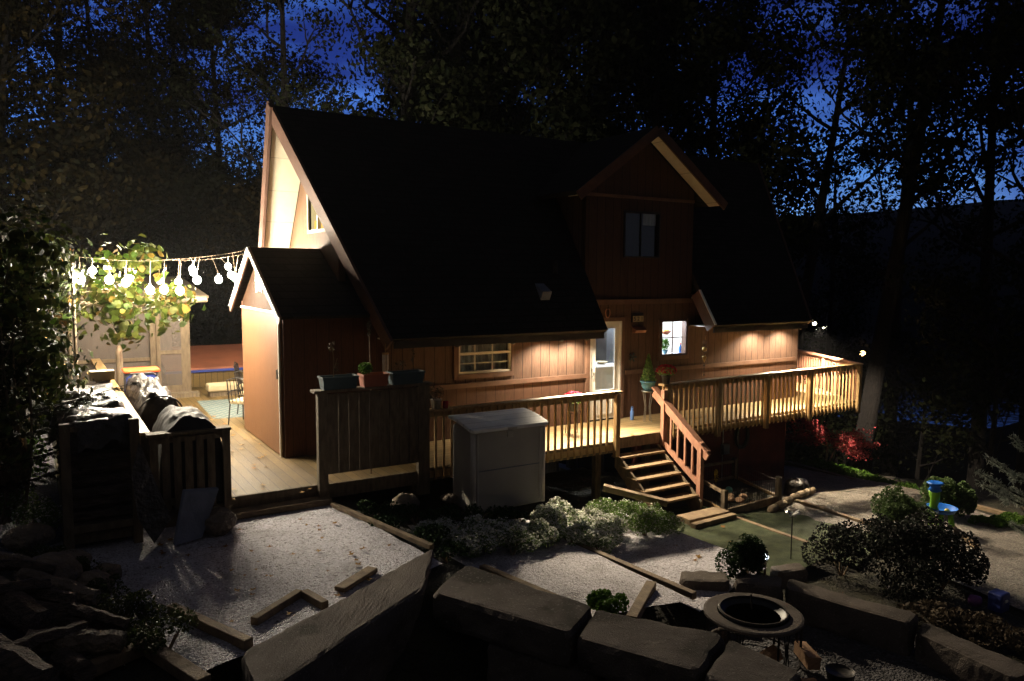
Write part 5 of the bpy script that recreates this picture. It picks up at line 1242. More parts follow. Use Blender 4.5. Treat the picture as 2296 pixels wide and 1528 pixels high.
# cut the bowl opening as a dark dish standing proud of the ring
put('bowl', MB().lathe((fx, fyy, fz), [(0.05, -0.18), (0.25, -0.12), (0.345, 0.03), (0.37, 0.066), (0.355, 0.066), (0.33, 0.03), (0.2, -0.02), (0.01, -0.03)], 32), 'black', t, smooth=True)
put('spark_screen', MB().tube([(fx + 0.355 * math.cos(a), fyy + 0.355 * math.sin(a), fz + 0.07) for a in np.linspace(0, 2 * PI, 33)], 0.012, 5, False).tube([(fx + 0.1, fyy + 0.1, fz + 0.02), (fx + 0.1, fyy + 0.12, fz + 0.18)], 0.01, 5), 'iron', t)
for k in range(6):
    a = k * PI / 3 + 0.2; c_, s_ = math.cos(a), math.sin(a)
    put('leg', MB().tube([(fx + .5 * c_, fyy + .5 * s_, fz), (fx + .5 * c_, fyy + .5 * s_, -1.27)], 0.013, 6), 'iron', t)
    mb = MB()
    for e_ in (-1, 0, 1): mb.tube([(fx + .48 * math.cos(a + .25 + e_ * .08), fyy + .48 * math.sin(a + .25 + e_ * .08), fz), (fx + .48 * math.cos(a + .25 + e_ * .03), fyy + .48 * math.sin(a + .25 + e_ * .03), -0.95), (fx + .48 * math.cos(a + .25 + e_ * .1), fyy + .48 * math.sin(a + .25 + e_ * .1), -1.2)], 0.007, 5)
    put('scroll_bars', mb, 'iron', t)
put('base_ring', MB().tube([(fx + 0.5 * math.cos(a), fyy + 0.5 * math.sin(a), -1.2) for a in np.linspace(0, 2 * PI, 33)], 0.01, 5, False), 'iron', t)
def firewood(label, a, b, r, w=4):
    return put('firewood', MB().tube([a, b], [r, r * 0.92], w), 'cutwood', None, label, 'firewood', 'split firewood by the fire table', loc=a)
firewood('split log leaning in front of the fire table', (6.0, 5.15, -1.2), (6.42, 5.0, -0.98), 0.09)
firewood('pale ended log right of the leaning one', (6.72, 4.78, -1.1), (6.9, 5.1, -1.1), 0.095)
firewood('dark log lying under the leaning firewood', (5.9, 4.9, -1.2), (6.5, 4.6, -1.17), 0.07, 6)
t = thing('ash_bucket', 'dark metal bucket at the bottom edge by the firewood', 'bucket', (6.75, 4.55, -1.27)); put('pail', MB().lathe((6.75, 4.5, -1.27), [(0.10, 0), (0.14, 0.22), (0.145, 0.22), (0.13, 0.2)], 16), 'iron', t, smooth=True)
rock('boulder', 'white stone standing under the fire table', (6.35, 5.75, -1.15), 0.14, 1.0, 95, 'stone')

# ================================================================== CHILD'S WATER TABLE AND TOY
wx, wy, wz = 14.9, 8.0, -2.0
t = thing('water_table', 'blue and green plastic water play table between the shrubs', 'toy table', (wx, wy, wz))
put('basin', MB().lathe((wx + 0.1, wy, wz + 0.42), [(0.20, 0), (0.34, 0.04), (0.42, 0.15), (0.44, 0.16), (0.40, 0.15), (0.31, 0.06), (0.01, 0.05)], 24), 'blue', t, smooth=True)
for k in range(3):
    a = k * 2.1 + 3.6; put('leg', MB().tube([(wx + .1 + .25 * math.cos(a), wy + .25 * math.sin(a), wz + .44), (wx + .1 + .34 * math.cos(a), wy + .34 * math.sin(a), wz)], [0.07, 0.09], 8), 'lime', t, smooth=True)
put('tower', MB().tube([(wx - .16, wy + .1, wz + .45), (wx - .18, wy + .1, wz + .62), (wx - .12, wy + .1, wz + .80), (wx - .18, wy + .1, wz + 1.0)], [0.17, 0.11, 0.13, 0.16], 10), 'lime', t, smooth=True)
put('tower_bucket', MB().lathe((wx - .16, wy + .1, wz + 0.98), [(0.12, 0), (0.20, 0.05), (0.13, 0.10), (0.17, 0.17), (0.25, 0.22), (0.20, 0.25), (0.1, 0.14)], 9), 'blue', t, smooth=True)
put('scoop', MB().ball((wx + 0.2, wy - 0.1, wz + 0.5), 0.07, 7, 1.3, 1, 0.6), 'yellow', t, smooth=True)
t = thing('toy_crate', 'dark blue toy box on the dim gravel at right', 'toy', (10.54, 4.78, -1.42)); put('crate_body', MB().box(10.42, 10.64, 4.7, 4.88, -1.42, -1.17), 'navy', t, bevel=0.02); put('handle_slot', MB().box(10.49, 10.55, 4.685, 4.698, -1.28, -1.25), 'white', t)
bpy.data.objects['water_table'].scale = (0.60, 0.60, 0.72); bpy.data.objects['water_table'].location = (13.62, 7.26, -1.62)
rock('play_ball', 'dull purple ball beside the blue toy box', (10.36, 5.0, -1.33), 0.09, 1.0, 97, 'purple', 'ball')

# ================================================================== PLANTS
def mound(name, label, cat, blobs, n, size, leafm, flower=None, fshare=0.0, seed=0, kind=None, group=None, shell=0.55, fsize=None, stem=True, shape=4):
    """a shrub: leaves through an uneven cluster of lobes over a short woody base"""
    g = np.random.default_rng(seed); c0 = blobs[0]
    t = thing(name, label, cat, (c0[0], c0[1], c0[2]), group, kind)
    Ps, Fs = [], []
    tot = sum(b[3] * b[4] for b in blobs)
    for i, (x, y, z, r, h) in enumerate(blobs):
        m_ = int(n * r * h / tot)
        sub = []
        for k in range(9):
            a = g.random() * 2 * PI; rr = r * math.sqrt(g.random()) * 0.75
            cx, cy, cz = x + rr * math.cos(a), y + rr * math.sin(a), z + h * (0.35 + 0.45 * (1 - (rr / r) ** 2) * g.uniform(0.6, 1.1))
            sub.append(blob_pts((cx, cy, cz), r * g.uniform(.28, .42), r * g.uniform(.28, .42), h * g.uniform(.28, .4), m_ // 9, seed * 31 + i * 11 + k, shell))
        P = np.vstack(sub); P = P[P[:, 2] > z - 0.03]; Ps.append(P)
        if flower:
            Q = P[g.random(len(P)) < fshare]; Q = Q[Q[:, 2] > z + h * 0.35] + np.array([0, 0, 0.015]); Fs.append(Q)
    leafmesh('foliage', np.vstack(Ps), size, leafm, parent=t, seed=seed, flat=0.3, shape=shape)
    if flower: leafmesh('blossoms', np.vstack(Fs), fsize or size * 0.8, flower, parent=t, seed=seed + 1, flat=0.8, shape=6)
    if stem:
        mb = MB()
        for (x, y, z, r, h) in blobs:
            for k in range(4):
                a = g.random() * 2 * PI; mb.tube([(x, y, z - 0.05), (x + r * .3 * math.cos(a), y + r * .3 * math.sin(a), z + h * .5)], [0.015, 0.006], 5)
        put('stems', mb, 'twig', t, kind='stuff')
    return t
def patch(pts, r, h, z0, zx):
    return [(x, y, lerp(x, [3.5, 4.3, 6.2, 6.5, 8.3], [-0.36, -0.58, -0.82, -1.0, -1.1]) - 0.02, r * (0.85 + 0.3 * ((i * 37) % 10) / 10), h * (0.8 + 0.4 * ((i * 53) % 10) / 10)) for i, (x, y) in enumerate(pts)]
mound('flowering_groundcover', 'white flowering mound in front of the storage box', 'flowers', patch([(4.15, 8.75), (4.45, 8.5), (4.75, 8.3), (5.05, 8.1), (5.3, 8.25), (4.5, 8.15), (4.85, 8.65), (4.4, 8.95), (5.2, 8.6), (5.6, 8.35)], .30, .30, 0, 0), 20000, 0.026, 'herb', 'blossom', 0.62, 101, fsize=0.026)
mound('flowering_groundcover', 'brightly lit white flowering mound right of the storage box', 'flowers', patch([(5.95, 8.5), (6.3, 8.35), (6.6, 8.2), (6.15, 8.85), (6.5, 8.65), (6.85, 8.5), (6.35, 9.2), (6.7, 9.0), (7.0, 8.85), (6.6, 9.45), (6.95, 9.3), (7.3, 9.15), (7.2, 8.7), (6.9, 9.65), (7.35, 9.5)], .30, .32, 0, 0), 30000, 0.026, 'herb', 'blossom', 0.62, 102, fsize=0.026)
mound('flowering_groundcover', 'rounded green mound beside the foot of the stairs', 'flowers', patch([(7.6, 8.95), (7.9, 8.75), (8.15, 8.85), (7.7, 8.5), (8.05, 8.5), (7.85, 9.15), (7.5, 9.3)], .30, .40, 0, 0), 15000, 0.027, 'herb', 'blossom', 0.12, 103)
mound('ground_ivy', 'dark low plants below the screen fence and box', 'ground cover', [(3.75, 9.5, -0.35, .35, .2), (4.2, 9.2, -0.42, .4, .22), (4.8, 9.1, -0.5, .4, .22), (5.4, 8.95, -0.6, .4, .2), (3.7, 9.0, -0.35, .3, .16), (4.0, 8.3, -0.4, .3, .2), (3.95, 7.8, -0.42, .3, .16)], 4500, 0.045, 'box', None, 0, 104, kind='stuff')
mound('fern', 'dark fern tuft on the edge of the terrace above the second block', 'fern', [(4.98, 6.05, -0.68, .24, .26)], 1500, 0.05, 'fern', None, 0, 105)
mound('round_shrub', 'clipped round dark evergreen shrub at the corner of the turf', 'shrub', [(7.66, 6.5, -1.08, .36, .55), (7.72, 6.56, -0.98, .30, .48)], 9000, 0.035, 'box', None, 0, 106)
mound('large_shrub', 'big dark purplish shrub spreading right of the turf', 'shrub', [(9.75, 6.55, -1.42, .55, .75), (10.3, 6.2, -1.45, .6, .85), (10.9, 6.1, -1.46, .6, .85), (9.9, 5.7, -1.45, .55, .5), (10.6, 5.6, -1.46, .6, .55), (11.4, 5.8, -1.47, .5, .6)], 20000, 0.045, 'shrub_purple', None, 0, 107)
mound('feathery_shrub', 'upright feathery green shrub left of the water table', 'shrub', [(12.95, 7.75, -1.58, .36, .66), (13.2, 7.55, -1.6, .32, .55), (12.65, 7.5, -1.56, .30, .5)], 7000, 0.05, 'shrub', None, 0, 108)
mound('broom_shrub', 'tall rounded green shrub behind the water table', 'shrub', [(14.75, 7.85, -1.75, .45, .78), (15.1, 7.7, -1.78, .38, .66)], 7000, 0.06, 'shrub', None, 0, 109)
mound('low_hedge', 'low green strip of groundcover along the far timber', 'ground cover', [(18.3 - i * 0.20, 13.3 - i * 0.50, -2.46 + i * 0.05, .35, .26) for i in range(8)], 7000, 0.05, 'fern', None, 0, 110, kind='stuff')
mound('low_hedge', 'bright green low plants by the right edge timber', 'ground cover', [(14.9, 7.1, -1.73, .28, .16), (15.3, 7.0, -1.77, .28, .18), (15.7, 6.95, -1.8, .3, .2)], 3000, 0.05, 'fern', None, 0, 111)
mound('brown_shrub', 'sparse brownish bush at the right edge of the yard', 'shrub', [(16.5, 7.0, -1.87, .45, .42), (16.9, 6.7, -1.9, .45, .45)], 3000, 0.06, 'dry', None, 0, 112)
mound('leaf_litter', 'dim tangle of dry plants in the lower right corner', 'ground cover', [(9.4, 4.3, -1.40, .6, .25), (9.9, 3.7, -1.42, .7, .3), (8.9, 3.6, -1.38, .6, .25), (9.2, 4.9, -1.38, .5, .22)], 7000, 0.06, 'dry', None, 0, 113, kind='stuff')
mound('ground_ivy', 'bank of low green weeds left of the patio', 'ground cover', [(-0.15 + i * 0.135, 9.3 - i * 0.36, -0.22, .30, .22 + .03 * (i % 3)) for i in range(8)], 6500, 0.035, 'weed', None, 0, 114, kind='stuff')
mound('white_blossom_bush', 'white blossoming plant at the left edge above the path', 'flowers', [(-0.35, 10.6, -0.05, .30, .45), (-0.15, 10.1, -0.10, .26, .40), (-0.55, 11.1, 0.0, .35, .5)], 4500, 0.035, 'herb', 'blossom', 0.25, 115)
mound('green_bush', 'bright green feathery bush above the white blossoms at left', 'shrub', [(-0.45, 12.2, 0.0, .45, .7), (-0.7, 13.0, 0.1, .5, .9)], 4000, 0.06, 'fern', None, 0, 116)

# boulders and logs on the left bank
for i, (c, r, sz, lb) in enumerate((((0.14, 8.95, -0.12), 0.22, .8, 'grey rock half buried in weeds beside the patio'), ((0.28, 8.2, -0.15), 0.24, .8, 'mossy rounded rock below the grey one'), ((-0.22, 9.75, 0.0), 0.26, .55, 'flat tan rock under the white blossoms'), ((-0.05, 8.35, 0.02), 0.30, .7, 'large tan rock at the top of the log pile'), ((0.48, 8.75, -0.2), 0.16, .7, 'small rock at the patio edge by the path'))):
    rock('boulder', lb, c, r, sz, 120 + i)
def logp(label, pts, r, seed, material='log'):
    g = random.Random(seed); mb = MB(); n = 5 if seed >= 40 else 9
    P = []
    a, b_ = Vector(pts[0]), Vector(pts[1])
    for i in range(9): P.append(a.lerp(b_, i / 8) + Vector((g.uniform(-.012, .012), g.uniform(-.012, .012), g.uniform(-.015, .015))))
    mb.tube(P, [r * (1 - 0.2 * i / 8) * g.uniform(.93, 1.06) for i in range(9)], n)
    return put('fallen_log', mb, material, None, label, 'log', 'logs piled on the left bank', loc=pts[0], smooth=False)
logp('thick weathered log ending near the patio weeds', ((-0.45, 7.55, 0.10), (0.42, 7.15, -0.10)), 0.14, 1)
logp('pale edged split log on top of the pile', ((-0.25, 8.1, 0.15), (0.32, 7.55, 0.02)), 0.09, 2, 'boulder')
logp('long log at the very left edge', ((-0.75, 8.2, 0.30), (-0.10, 7.1, 0.05)), 0.15, 3)
logp('lower log whose top catches the light', ((-0.2, 6.95, 0.0), (0.45, 6.75, -0.08)), 0.11, 4, 'boulder')
logp('log in the bottom left corner', ((-0.75, 7.2, 0.15), (-0.1, 6.3, -0.05)), 0.16, 5)
logp('short log end facing the camera near the corner timber', ((0.02, 6.75, -0.12), (0.18, 6.45, -0.14)), 0.10, 6)
for i_, (p_, q_, r_, m_, lb_) in enumerate((((-0.55, 7.9, 0.2), (0.12, 7.35, 0.12), 0.075, 'log', 'split log lying across the two thick ones'), ((-0.1, 7.75, 0.14), (0.25, 7.05, 0.06), 0.065, 'log', 'split log pointing down at the corner timber'), ((-0.6, 7.45, 0.3), (-0.05, 7.55, 0.24), 0.07, 'log', 'weathered split log near the left edge of the pile'), ((0.05, 7.3, 0.10), (0.5, 6.95, -0.02), 0.06, 'log', 'slim split log over the lower end of the pile'), ((-0.35, 6.7, 0.08), (0.2, 6.95, 0.04), 0.07, 'log', 'split log at the bottom of the pile'), ((-0.5, 8.35, 0.25), (0.0, 8.0, 0.2), 0.06, 'log', 'short wedge of wood near the top of the pile'))):
    logp(lb_, (p_, q_), r_, 40 + i_, m_)
logp('thin pale branch across the upper logs', ((-0.62, 8.75, 0.28), (-0.08, 8.25, 0.16)), 0.045, 7, 'boulder')

# fallen leaves
g = np.random.default_rng(77)
P = np.stack([g.uniform(0.6, 3.4, 70), g.uniform(6.8, 9.6, 70), np.full(70, -0.222)], 1)
P = P[(P[:, 0] > 0.9 + (9 - P[:, 1]) * 0.1)]
leafmesh('fallen_leaf', P[:46], 0.075, 'leaf_yellow', flat=6, shape=10, seed=5, label='scattered dry leaves on the pale gravel patio', cat='leaves', kind='stuff')
P = np.vstack([np.stack([g.uniform(1.3, 3.1, 60), g.uniform(11.5, 18, 60), np.full(60, 0.012)], 1), np.stack([g.uniform(1.9, 3.0, 12), g.uniform(9.9, 11.5, 12), np.full(12, 0.012)], 1), np.stack([g.uniform(9, 15, 10), g.uniform(10.4, 11.7, 10), np.full(10, 0.012)], 1)])
leafmesh('fallen_leaf', P, 0.09, 'leaf_yellow', flat=6, shape=10, seed=6, label='scattered dry leaves on the deck boards', cat='leaves', kind='stuff')
P = np.vstack([np.stack([g.uniform(6.6, 10.0, 14), g.uniform(7.2, 9.2, 14), np.full(14, -1.2)], 1)])
P[:, 2] = np.where(P[:, 0] < 8.35, -1.02, -1.20)
leafmesh('fallen_leaf', P, 0.08, 'leaf_yellow', flat=6, shape=10, seed=8, label='scattered dry leaves on the turf and lower gravel', cat='leaves', kind='stuff')

# ================================================================== TREES
def pol(az, d): return d * math.sin(rad(az)), d * math.cos(rad(az))
def tree(label, az, d, h, r, crown0, n, seed, spread=3.4, size=0.17, leafm='leaf', lean=(0, 0), name='tree', cat='tree', group=None, limbs=9, xy=None, z0=None, clump=0.42, fork=True, shape=4):
    g = random.Random(seed); ng = np.random.default_rng(seed)
    x, y = xy or pol(az, d); z = ground_z(x, y) - 0.2 if z0 is None else z0
    H = h
    t = thing(name, label, cat, (x, y, z), group)
    mb = MB(); T = []
    for i in range(11):
        k = i / 10
        T.append(Vector((x + lean[0] * k + 0.25 * math.sin(k * 5 + seed) * k, y + lean[1] * k + 0.2 * math.cos(k * 4 + seed) * k, z + H * 0.9 * k)))
    mb.tube(T, [r * (1.25 if i == 0 else 1) * (1 - 0.82 * (i / 10) ** 1.15) for i in range(11)], 9)
    cl = []
    def limb(p, d_, L, rr, depth):
        pts = [p]; q = p.copy(); dd = d_.copy()
        for i in range(5):
            dd = (dd + Vector((g.uniform(-.22, .22), g.uniform(-.22, .22), g.uniform(-.05, .20)))).normalized()
            q = q + dd * L / 5; pts.append(q.copy())
        mb.tube(pts, [rr * (1 - 0.8 * i / 5) for i in range(6)], 5 if depth else 6, False)
        if depth < 2:
            for k in range(3 if depth else 4):
                i = g.choice((2, 3, 4, 5)); nd = (dd + Vector((g.uniform(-1, 1), g.uniform(-1, 1), g.uniform(-.3, .7)))).normalized()
                limb(pts[i], nd, L * g.uniform(.4, .62), rr * 0.42, depth + 1)
        if depth >= 1: cl.append((pts[-1], L))
        if depth == 1: cl.append((pts[3], L))
    for k in range(limbs):
        f = crown0 / H + (0.9 - crown0 / H) * (k + g.random() * .6) / limbs
        f = min(f, 0.88); i = f / 0.9 * 10; i0 = min(9, int(i)); p = T[i0].lerp(T[i0 + 1], i - i0)
        a = k * 2.4 + g.uniform(-.5, .5)
        up = g.uniform(0.25, 0.9)
        limb(p, Vector((math.cos(a), math.sin(a), up)).normalized(), spread * g.uniform(.75, 1.15) * (1.1 - 0.55 * f), r * (0.46 - 0.28 * f), 0)
    put('trunk', mb, 'bark', t, fix=False, smooth=True)
    if n:
        per = max(3, n // len(cl)); Ps = []
        for (p, L) in cl:
            if g.random() < 0.12: continue
            m_ = int(per * g.uniform(.4, 1.7)); s_ = clump * g.uniform(.6, 1.3)
            Ps.append(ng.normal(size=(m_, 3)) * np.array([s_, s_, s_ * .55]) + np.array(p))
        leafmesh('crown', np.vstack(Ps), size, leafm, parent=t, seed=seed, shape=shape)
    return t
DT = 'trees behind and beside the house'
# two tall trunks seen over the ridge
tree('slim dark trunk standing over the roof peak, left of the thick trunk', 14.6, 26, 19, 0.27, 8.0, 3600, 201, 3.4, 0.15, 'leaf_dark', (0.6, 0), group=DT)
tree('thickest forking trunk rising behind the middle of the roof', 22.6, 24, 20, 0.42, 9.5, 5600, 202, 4.4, 0.15, 'leaf_dark', (1.1, 0), group=DT, limbs=11)
tree('thin bare sapling between the two big trunks', 17.3, 30, 13, 0.10, 3.5, 900, 203, 2.6, 0.12, 'leaf_dark', group=DT, limbs=12)
tree('second thin bare sapling close to the thick trunk', 19.5, 32, 14, 0.10, 4.0, 1200, 204, 2.8, 0.12, 'leaf_dark', group=DT, limbs=12)
tree('small sparse tree just left of the thick trunk base', 20.8, 27, 9.5, 0.10, 4.0, 2200, 205, 1.8, 0.13, 'leaf_dark', group=DT)
# dense woods on the left
for i, (az, d, h, sp, lb) in enumerate(((-4, 30, 20, 5.4, 'leafy tree filling the far left edge'), (1.5, 33, 23, 5.6, 'yellowing leafy tree second from the left edge'), (6.5, 34, 23, 5.2, 'yellowing leafy tree above the string lights'), (10.8, 33, 21, 4.6, 'leafy tree just left of the roof peak'), (3.5, 42, 26, 6.4, 'taller tree behind the two yellowing ones'), (8.5, 42, 26, 6.0, 'tall tree behind the string lights'), (-1.5, 25, 12, 3.4, 'smaller tree hanging over the left path'), (5.2, 30, 10, 3.8, 'low leafy tree behind the screen room'), (10.0, 30, 10, 3.6, 'low leafy tree between screen room and gable'), (12.2, 30, 10, 2.6, 'low tree right behind the gable peak'))):
    tree(lb, az, d, h, 0.22, 2.0, 21000, 210 + i, sp, 0.175, ('leaf_autumn', 'leaf')[i % 2], group=DT, limbs=13, clump=0.55, shape=10 if i < 4 else 4)
# dense dark mass behind the right half of the roof
for i, (az, d, h, sp, lb) in enumerate(((27.5, 25, 20, 4.0, 'dark crown right of the thick trunk'), (31.5, 29, 24, 4.8, 'dark crown above the middle of the roof'), (35.0, 25, 20, 4.2, 'dark crown left of the dormer'), (38.5, 30, 26, 5.0, 'tall dark crown over the dormer'), (42.5, 26, 20, 4.4, 'dark crown right of the dormer peak'), (46.5, 28, 22, 4.2, 'dark crown over the right roof end'), (29.0, 36, 28, 5.2, 'tall background crown over the middle roof'), (36.5, 38, 29, 5.4, 'tall background crown over the dormer'), (44.5, 38, 28, 5.2, 'tall background crown right of the dormer'), (26.6, 34, 27, 3.6, 'background crown beside the thick trunk'))):
    tree(lb, az, d, h, 0.25, 3.0, 27000, 230 + i, sp, 0.21, 'leaf_dark', group=DT, limbs=16, clump=0.62)
# right side
tree('leaning trunk at the right end of the roof', 51.3, 27, 18, 0.28, 7.5, 6500, 250, 4.2, 0.17, 'leaf_dark', (1.6, -1.0), group=DT, limbs=11)
tree('big lit trunk standing right of the deck', 0, 0, 19, 0.27, 7.6, 9000, 251, 4.0, 0.17, 'leaf_dark', (2.0, -0.9), group=DT, limbs=12, xy=(20.1, 13.1), z0=-2.9, clump=0.5)
tree('small bushy tree on the skyline past the roof', 52.6, 42, 12.5, 0.16, 5.0, 3500, 252, 2.6, 0.20, 'leaf_dark', group=DT)
tree('second small skyline tree near the big trunk', 55.0, 44, 15, 0.16, 6.0, 3400, 253, 3.2, 0.20, 'leaf_dark', group=DT)
tree('mid distance tree left of the big lit trunk', 54.5, 33, 17, 0.2, 7.0, 4600, 257, 3.4, 0.17, 'leaf_dark', group=DT)
tree('dark tree near the upper right corner', 63.8, 27, 19, 0.24, 7.4, 11000, 254, 4.2, 0.17, 'leaf_dark', group=DT, limbs=13)
tree('dark tree on the right edge', 66.5, 24, 17, 0.24, 6.0, 13000, 255, 4.4, 0.18, 'leaf_dark', group=DT, limbs=13)
tree('tall dark tree behind the big trunk', 58.8, 30, 20, 0.25, 8.0, 8000, 256, 4.6, 0.18, 'leaf_dark', group=DT, limbs=12)
# dark undergrowth under the right trees
for i, (az, d, h) in enumerate(((60.5, 27, 5.5), (64.5, 21, 5.0), (56.0, 29, 4.5), (53.0, 31, 5.0))):
    tree(('dark bush below the tall tree', 'dark bush low on the right edge', 'dark bush beyond the red maple', 'dark bush beyond the deck end')[i], az, d, h, 0.08, 0.6, 5000, 270 + i, 1.8, 0.15, 'leaf_dark', name='bush', cat='bush', group='bushes below the right trees', limbs=12)

# Japanese maple
g = random.Random(9); mx_, my_, mz_ = 18.5, 13.05, -2.45
t = thing('japanese_maple', 'small red leaved maple beyond the end of the deck', 'tree', (mx_, my_, mz_))
mb = MB(); tips = []
mb.tube([(mx_, my_, mz_), (mx_ - .02, my_, mz_ + .3), (mx_ + .02, my_, mz_ + .62)], [0.035, 0.03, 0.026], 7)
mb.tube([(mx_ + .02, my_, mz_ + .05), (mx_ + .12, my_ - .05, mz_ + .35), (mx_ + .22, my_ - .1, mz_ + .55)], [0.026, 0.022, 0.016], 6)
rt_ = Vector((0.84, -0.53, 0))
for (u0, z0_, u1, z1_, L) in ((0.0, .62, -0.95, 1.55, 1), (0.0, .62, -1.35, 0.92, 1), (.05, .6, 1.25, .62, 1), (.2, .55, .95, .95, 1), (0, .62, -.45, 1.15, 1), (-.5, .95, -1.1, 1.25, 0), (.3, .6, .9, .35, 0), (-.3, .85, -.9, .75, 0), (.1, .62, .55, .8, 0)):
    a, b_ = Vector((mx_, my_, mz_ + z0_ * 1.05)) + rt_ * u0, Vector((mx_, my_, mz_ + z1_ * 1.12)) + rt_ * u1
    pts = [a.lerp(b_, i / 6) + Vector((g.uniform(-.04, .04), g.uniform(-.15, .15) * (i > 0), g.uniform(-.03, .05))) for i in range(7)]
    mb.tube(pts, [0.016 * (1 - .8 * i / 6) for i in range(7)], 5, False)
    for i in range(2, 7):
        tips.append(pts[i])
        e_ = pts[i] + Vector((g.uniform(-.25, .25), g.uniform(-.25, .25), g.uniform(-.1, .1))); mb.tube([pts[i], e_], [0.006, 0.002], 4, False); tips.append(e_)
put('trunk', mb, 'pale_twig', t, fix=False, smooth=True)
ng = np.random.default_rng(10)
leafmesh('crown', np.vstack([ng.normal(size=(48, 3)) * np.array([.14, .14, .04]) + np.array(p) for p in tips]), 0.05, 'maple', parent=t, shape=10, flat=0.6)

# spruce branches at right edge (near)
t = thing('spruce', 'pale spruce branches reaching in from the right edge', 'tree', (11.2, 4.2, -1.8))
g = random.Random(12); mb = MB(); needles = []
tr = Vector((11.0, 4.1, 0)); mb.tube([(11.0, 4.1, -1.9), (11.0, 4.1, 2.2)], [0.09, 0.02], 8)
for (a, b_) in (((11.0, 4.1, 0.35), (9.96, 4.5, 1.02)), ((11.0, 4.1, 0.2), (9.5, 4.55, 0.80)), ((11.0, 4.1, 0.0), (9.35, 4.6, 0.66)), ((11.0, 4.1, -.05), (9.42, 4.6, 0.50)), ((11, 4.1, .6), (10.3, 4.4, 1.35)), ((11, 4.1, 0.3), (10.15, 4.2, 0.75)), ((11, 4.1, -.4), (10.1, 4.5, -.1))):
    a, b_ = Vector(a), Vector(b_); pts = [a.lerp(b_, i / 8) + Vector((0, 0, -0.10 * math.sin(PI * i / 8))) for i in range(9)]
    mb.tube(pts, [0.02 * (1 - .7 * i / 8) for i in range(9)], 5, False)
    for i in range(1, 9):
        for k in range(90):
            p = pts[i - 1].lerp(pts[i], g.random()); needles.append((p.x + g.gauss(0, .022), p.y + g.gauss(0, .022), p.z + g.gauss(0, .022)))
        if i % 2 == 0 and i < 8:
            for s_ in (-1, 1):
                e_ = pts[i] + Vector((-.22, .12 * s_, .06 + .1 * s_)); mb.tube([pts[i], e_], [0.008, 0.004], 4, False)
                for k in range(120):
                    p = pts[i].lerp(e_, g.random()); needles.append((p.x + g.gauss(0, .018), p.y + g.gauss(0, .018), p.z + g.gauss(0, .018)))
put('trunk', mb, 'bark', t, fix=False); leafmesh('needles', np.array(needles), 0.06, 'spruce', parent=t, asp=0.12)

# near left shrubs and the vine
def leafy(name, label, cat, clusters, size, leafm, seed, base, n=60, s=0.16, shape=6, mats2=None, share=0.0):
    g = random.Random(seed); ng = np.random.default_rng(seed)
    t = thing(name, label, cat, base); mb = MB(); P = []
    for (cx, cy, cz) in clusters:
        q = Vector((cx, cy, cz)); b_ = Vector(base) + Vector((g.uniform(-.3, .3), g.uniform(-.3, .3), 0))
        pts = [b_.lerp(q, i / 6) + Vector((0.08 * math.sin(i + seed), 0.08 * math.cos(i * 1.3), 0.25 * math.sin(PI * i / 6))) for i in range(7)]; pts[-1] = q
        mb.tube(pts, [0.018 * (1 - .75 * i / 6) for i in range(7)], 5, False)
        P.append(ng.normal(size=(n, 3)) * s + np.array(q))
    put('stems', mb, 'twig', t, fix=False)
    P = np.vstack(P); mi = None; ms = [leafm]
    if mats2: ms = [leafm, mats2]; mi = (ng.random(len(P)) < share).astype(int)
    leafmesh('foliage', P, size, ms, mi, parent=t, shape=shape, seed=seed)
    return t
g = random.Random(15)
vc = [(0.8 + g.uniform(-.3, .45), 13 + g.uniform(-.3, .3), 3.17 + g.uniform(-.12, .12) - 0.1) for _ in range(8)]
vc += [(g.uniform(0.25, 1.85), 12.9 + g.uniform(-.4, .5), g.uniform(2.22, 2.62)) for _ in range(20)]
vc += [(g.uniform(1.4, 2.15), 13.6 + g.uniform(-.2, .4), g.uniform(2.38, 2.56)) for _ in range(7)]
vc += [(g.uniform(0.9, 1.25), 12.9, g.uniform(1.9, 2.3)) for _ in range(3)]
vc = [(x * 15.6 / 13, y * 15.6 / 13, 2.95 + (z - 2.95) * 15.6 / 13) for x, y, z in vc]
vc = [(x + (0.25 if z > 2.9 else 0) , y, z) for x, y, z in vc]
leafy('climbing_vine', 'yellow-green vine with heart shaped leaves hanging under the bulbs', 'vine', vc, 0.135, 'vine', 301, (1.3, 16.3, 2.15), 26, 0.15, 6, 'vine_yellow', 0.14)
t = thing('vine_trellis', 'rustic pole trellis carrying the vine', 'trellis', (1.2, 13.6, 0))
put('pole', MB().tube([(0.42, 16.2, -0.2), (0.42, 16.2, 2.4)], 0.04, 8), 'oldwood', t); put('cross_pole', MB().tube([(0.25, 16.2, 2.32), (2.9, 16.6, 2.36)], 0.045, 8), 'oldwood', t)
g = random.Random(16)
nc = [(g.uniform(-0.60, 0.12) , 9.8 + g.uniform(0, 2.6), 0.9 + g.random() * 2.6) for _ in range(56)]
nc = [(x * (y / 10.0) - 0.10 * max(0, z - 1.2) * 0.3, y, z) for x, y, z in nc]
leafy('tall_shrub', 'dark leafy shrub mass filling the left edge beside the woodpile', 'shrub', nc, 0.075, 'vine_dark', 302, (-0.6, 10.6, 0.0), 100, 0.20, 6, 'vine', 0.05)
nc = [(g.uniform(-1.1, 0.25), 13.5 + g.uniform(-.5, 3), 0.9 + g.random() * 2.3) for _ in range(44)]
leafy('tall_shrub', 'taller dark shrub behind the vine trellis at left', 'shrub', nc, 0.09, 'vine_dark', 303, (-0.6, 14.5, 0.0), 90, 0.26, 6, 'leaf_yellow', 0.04)
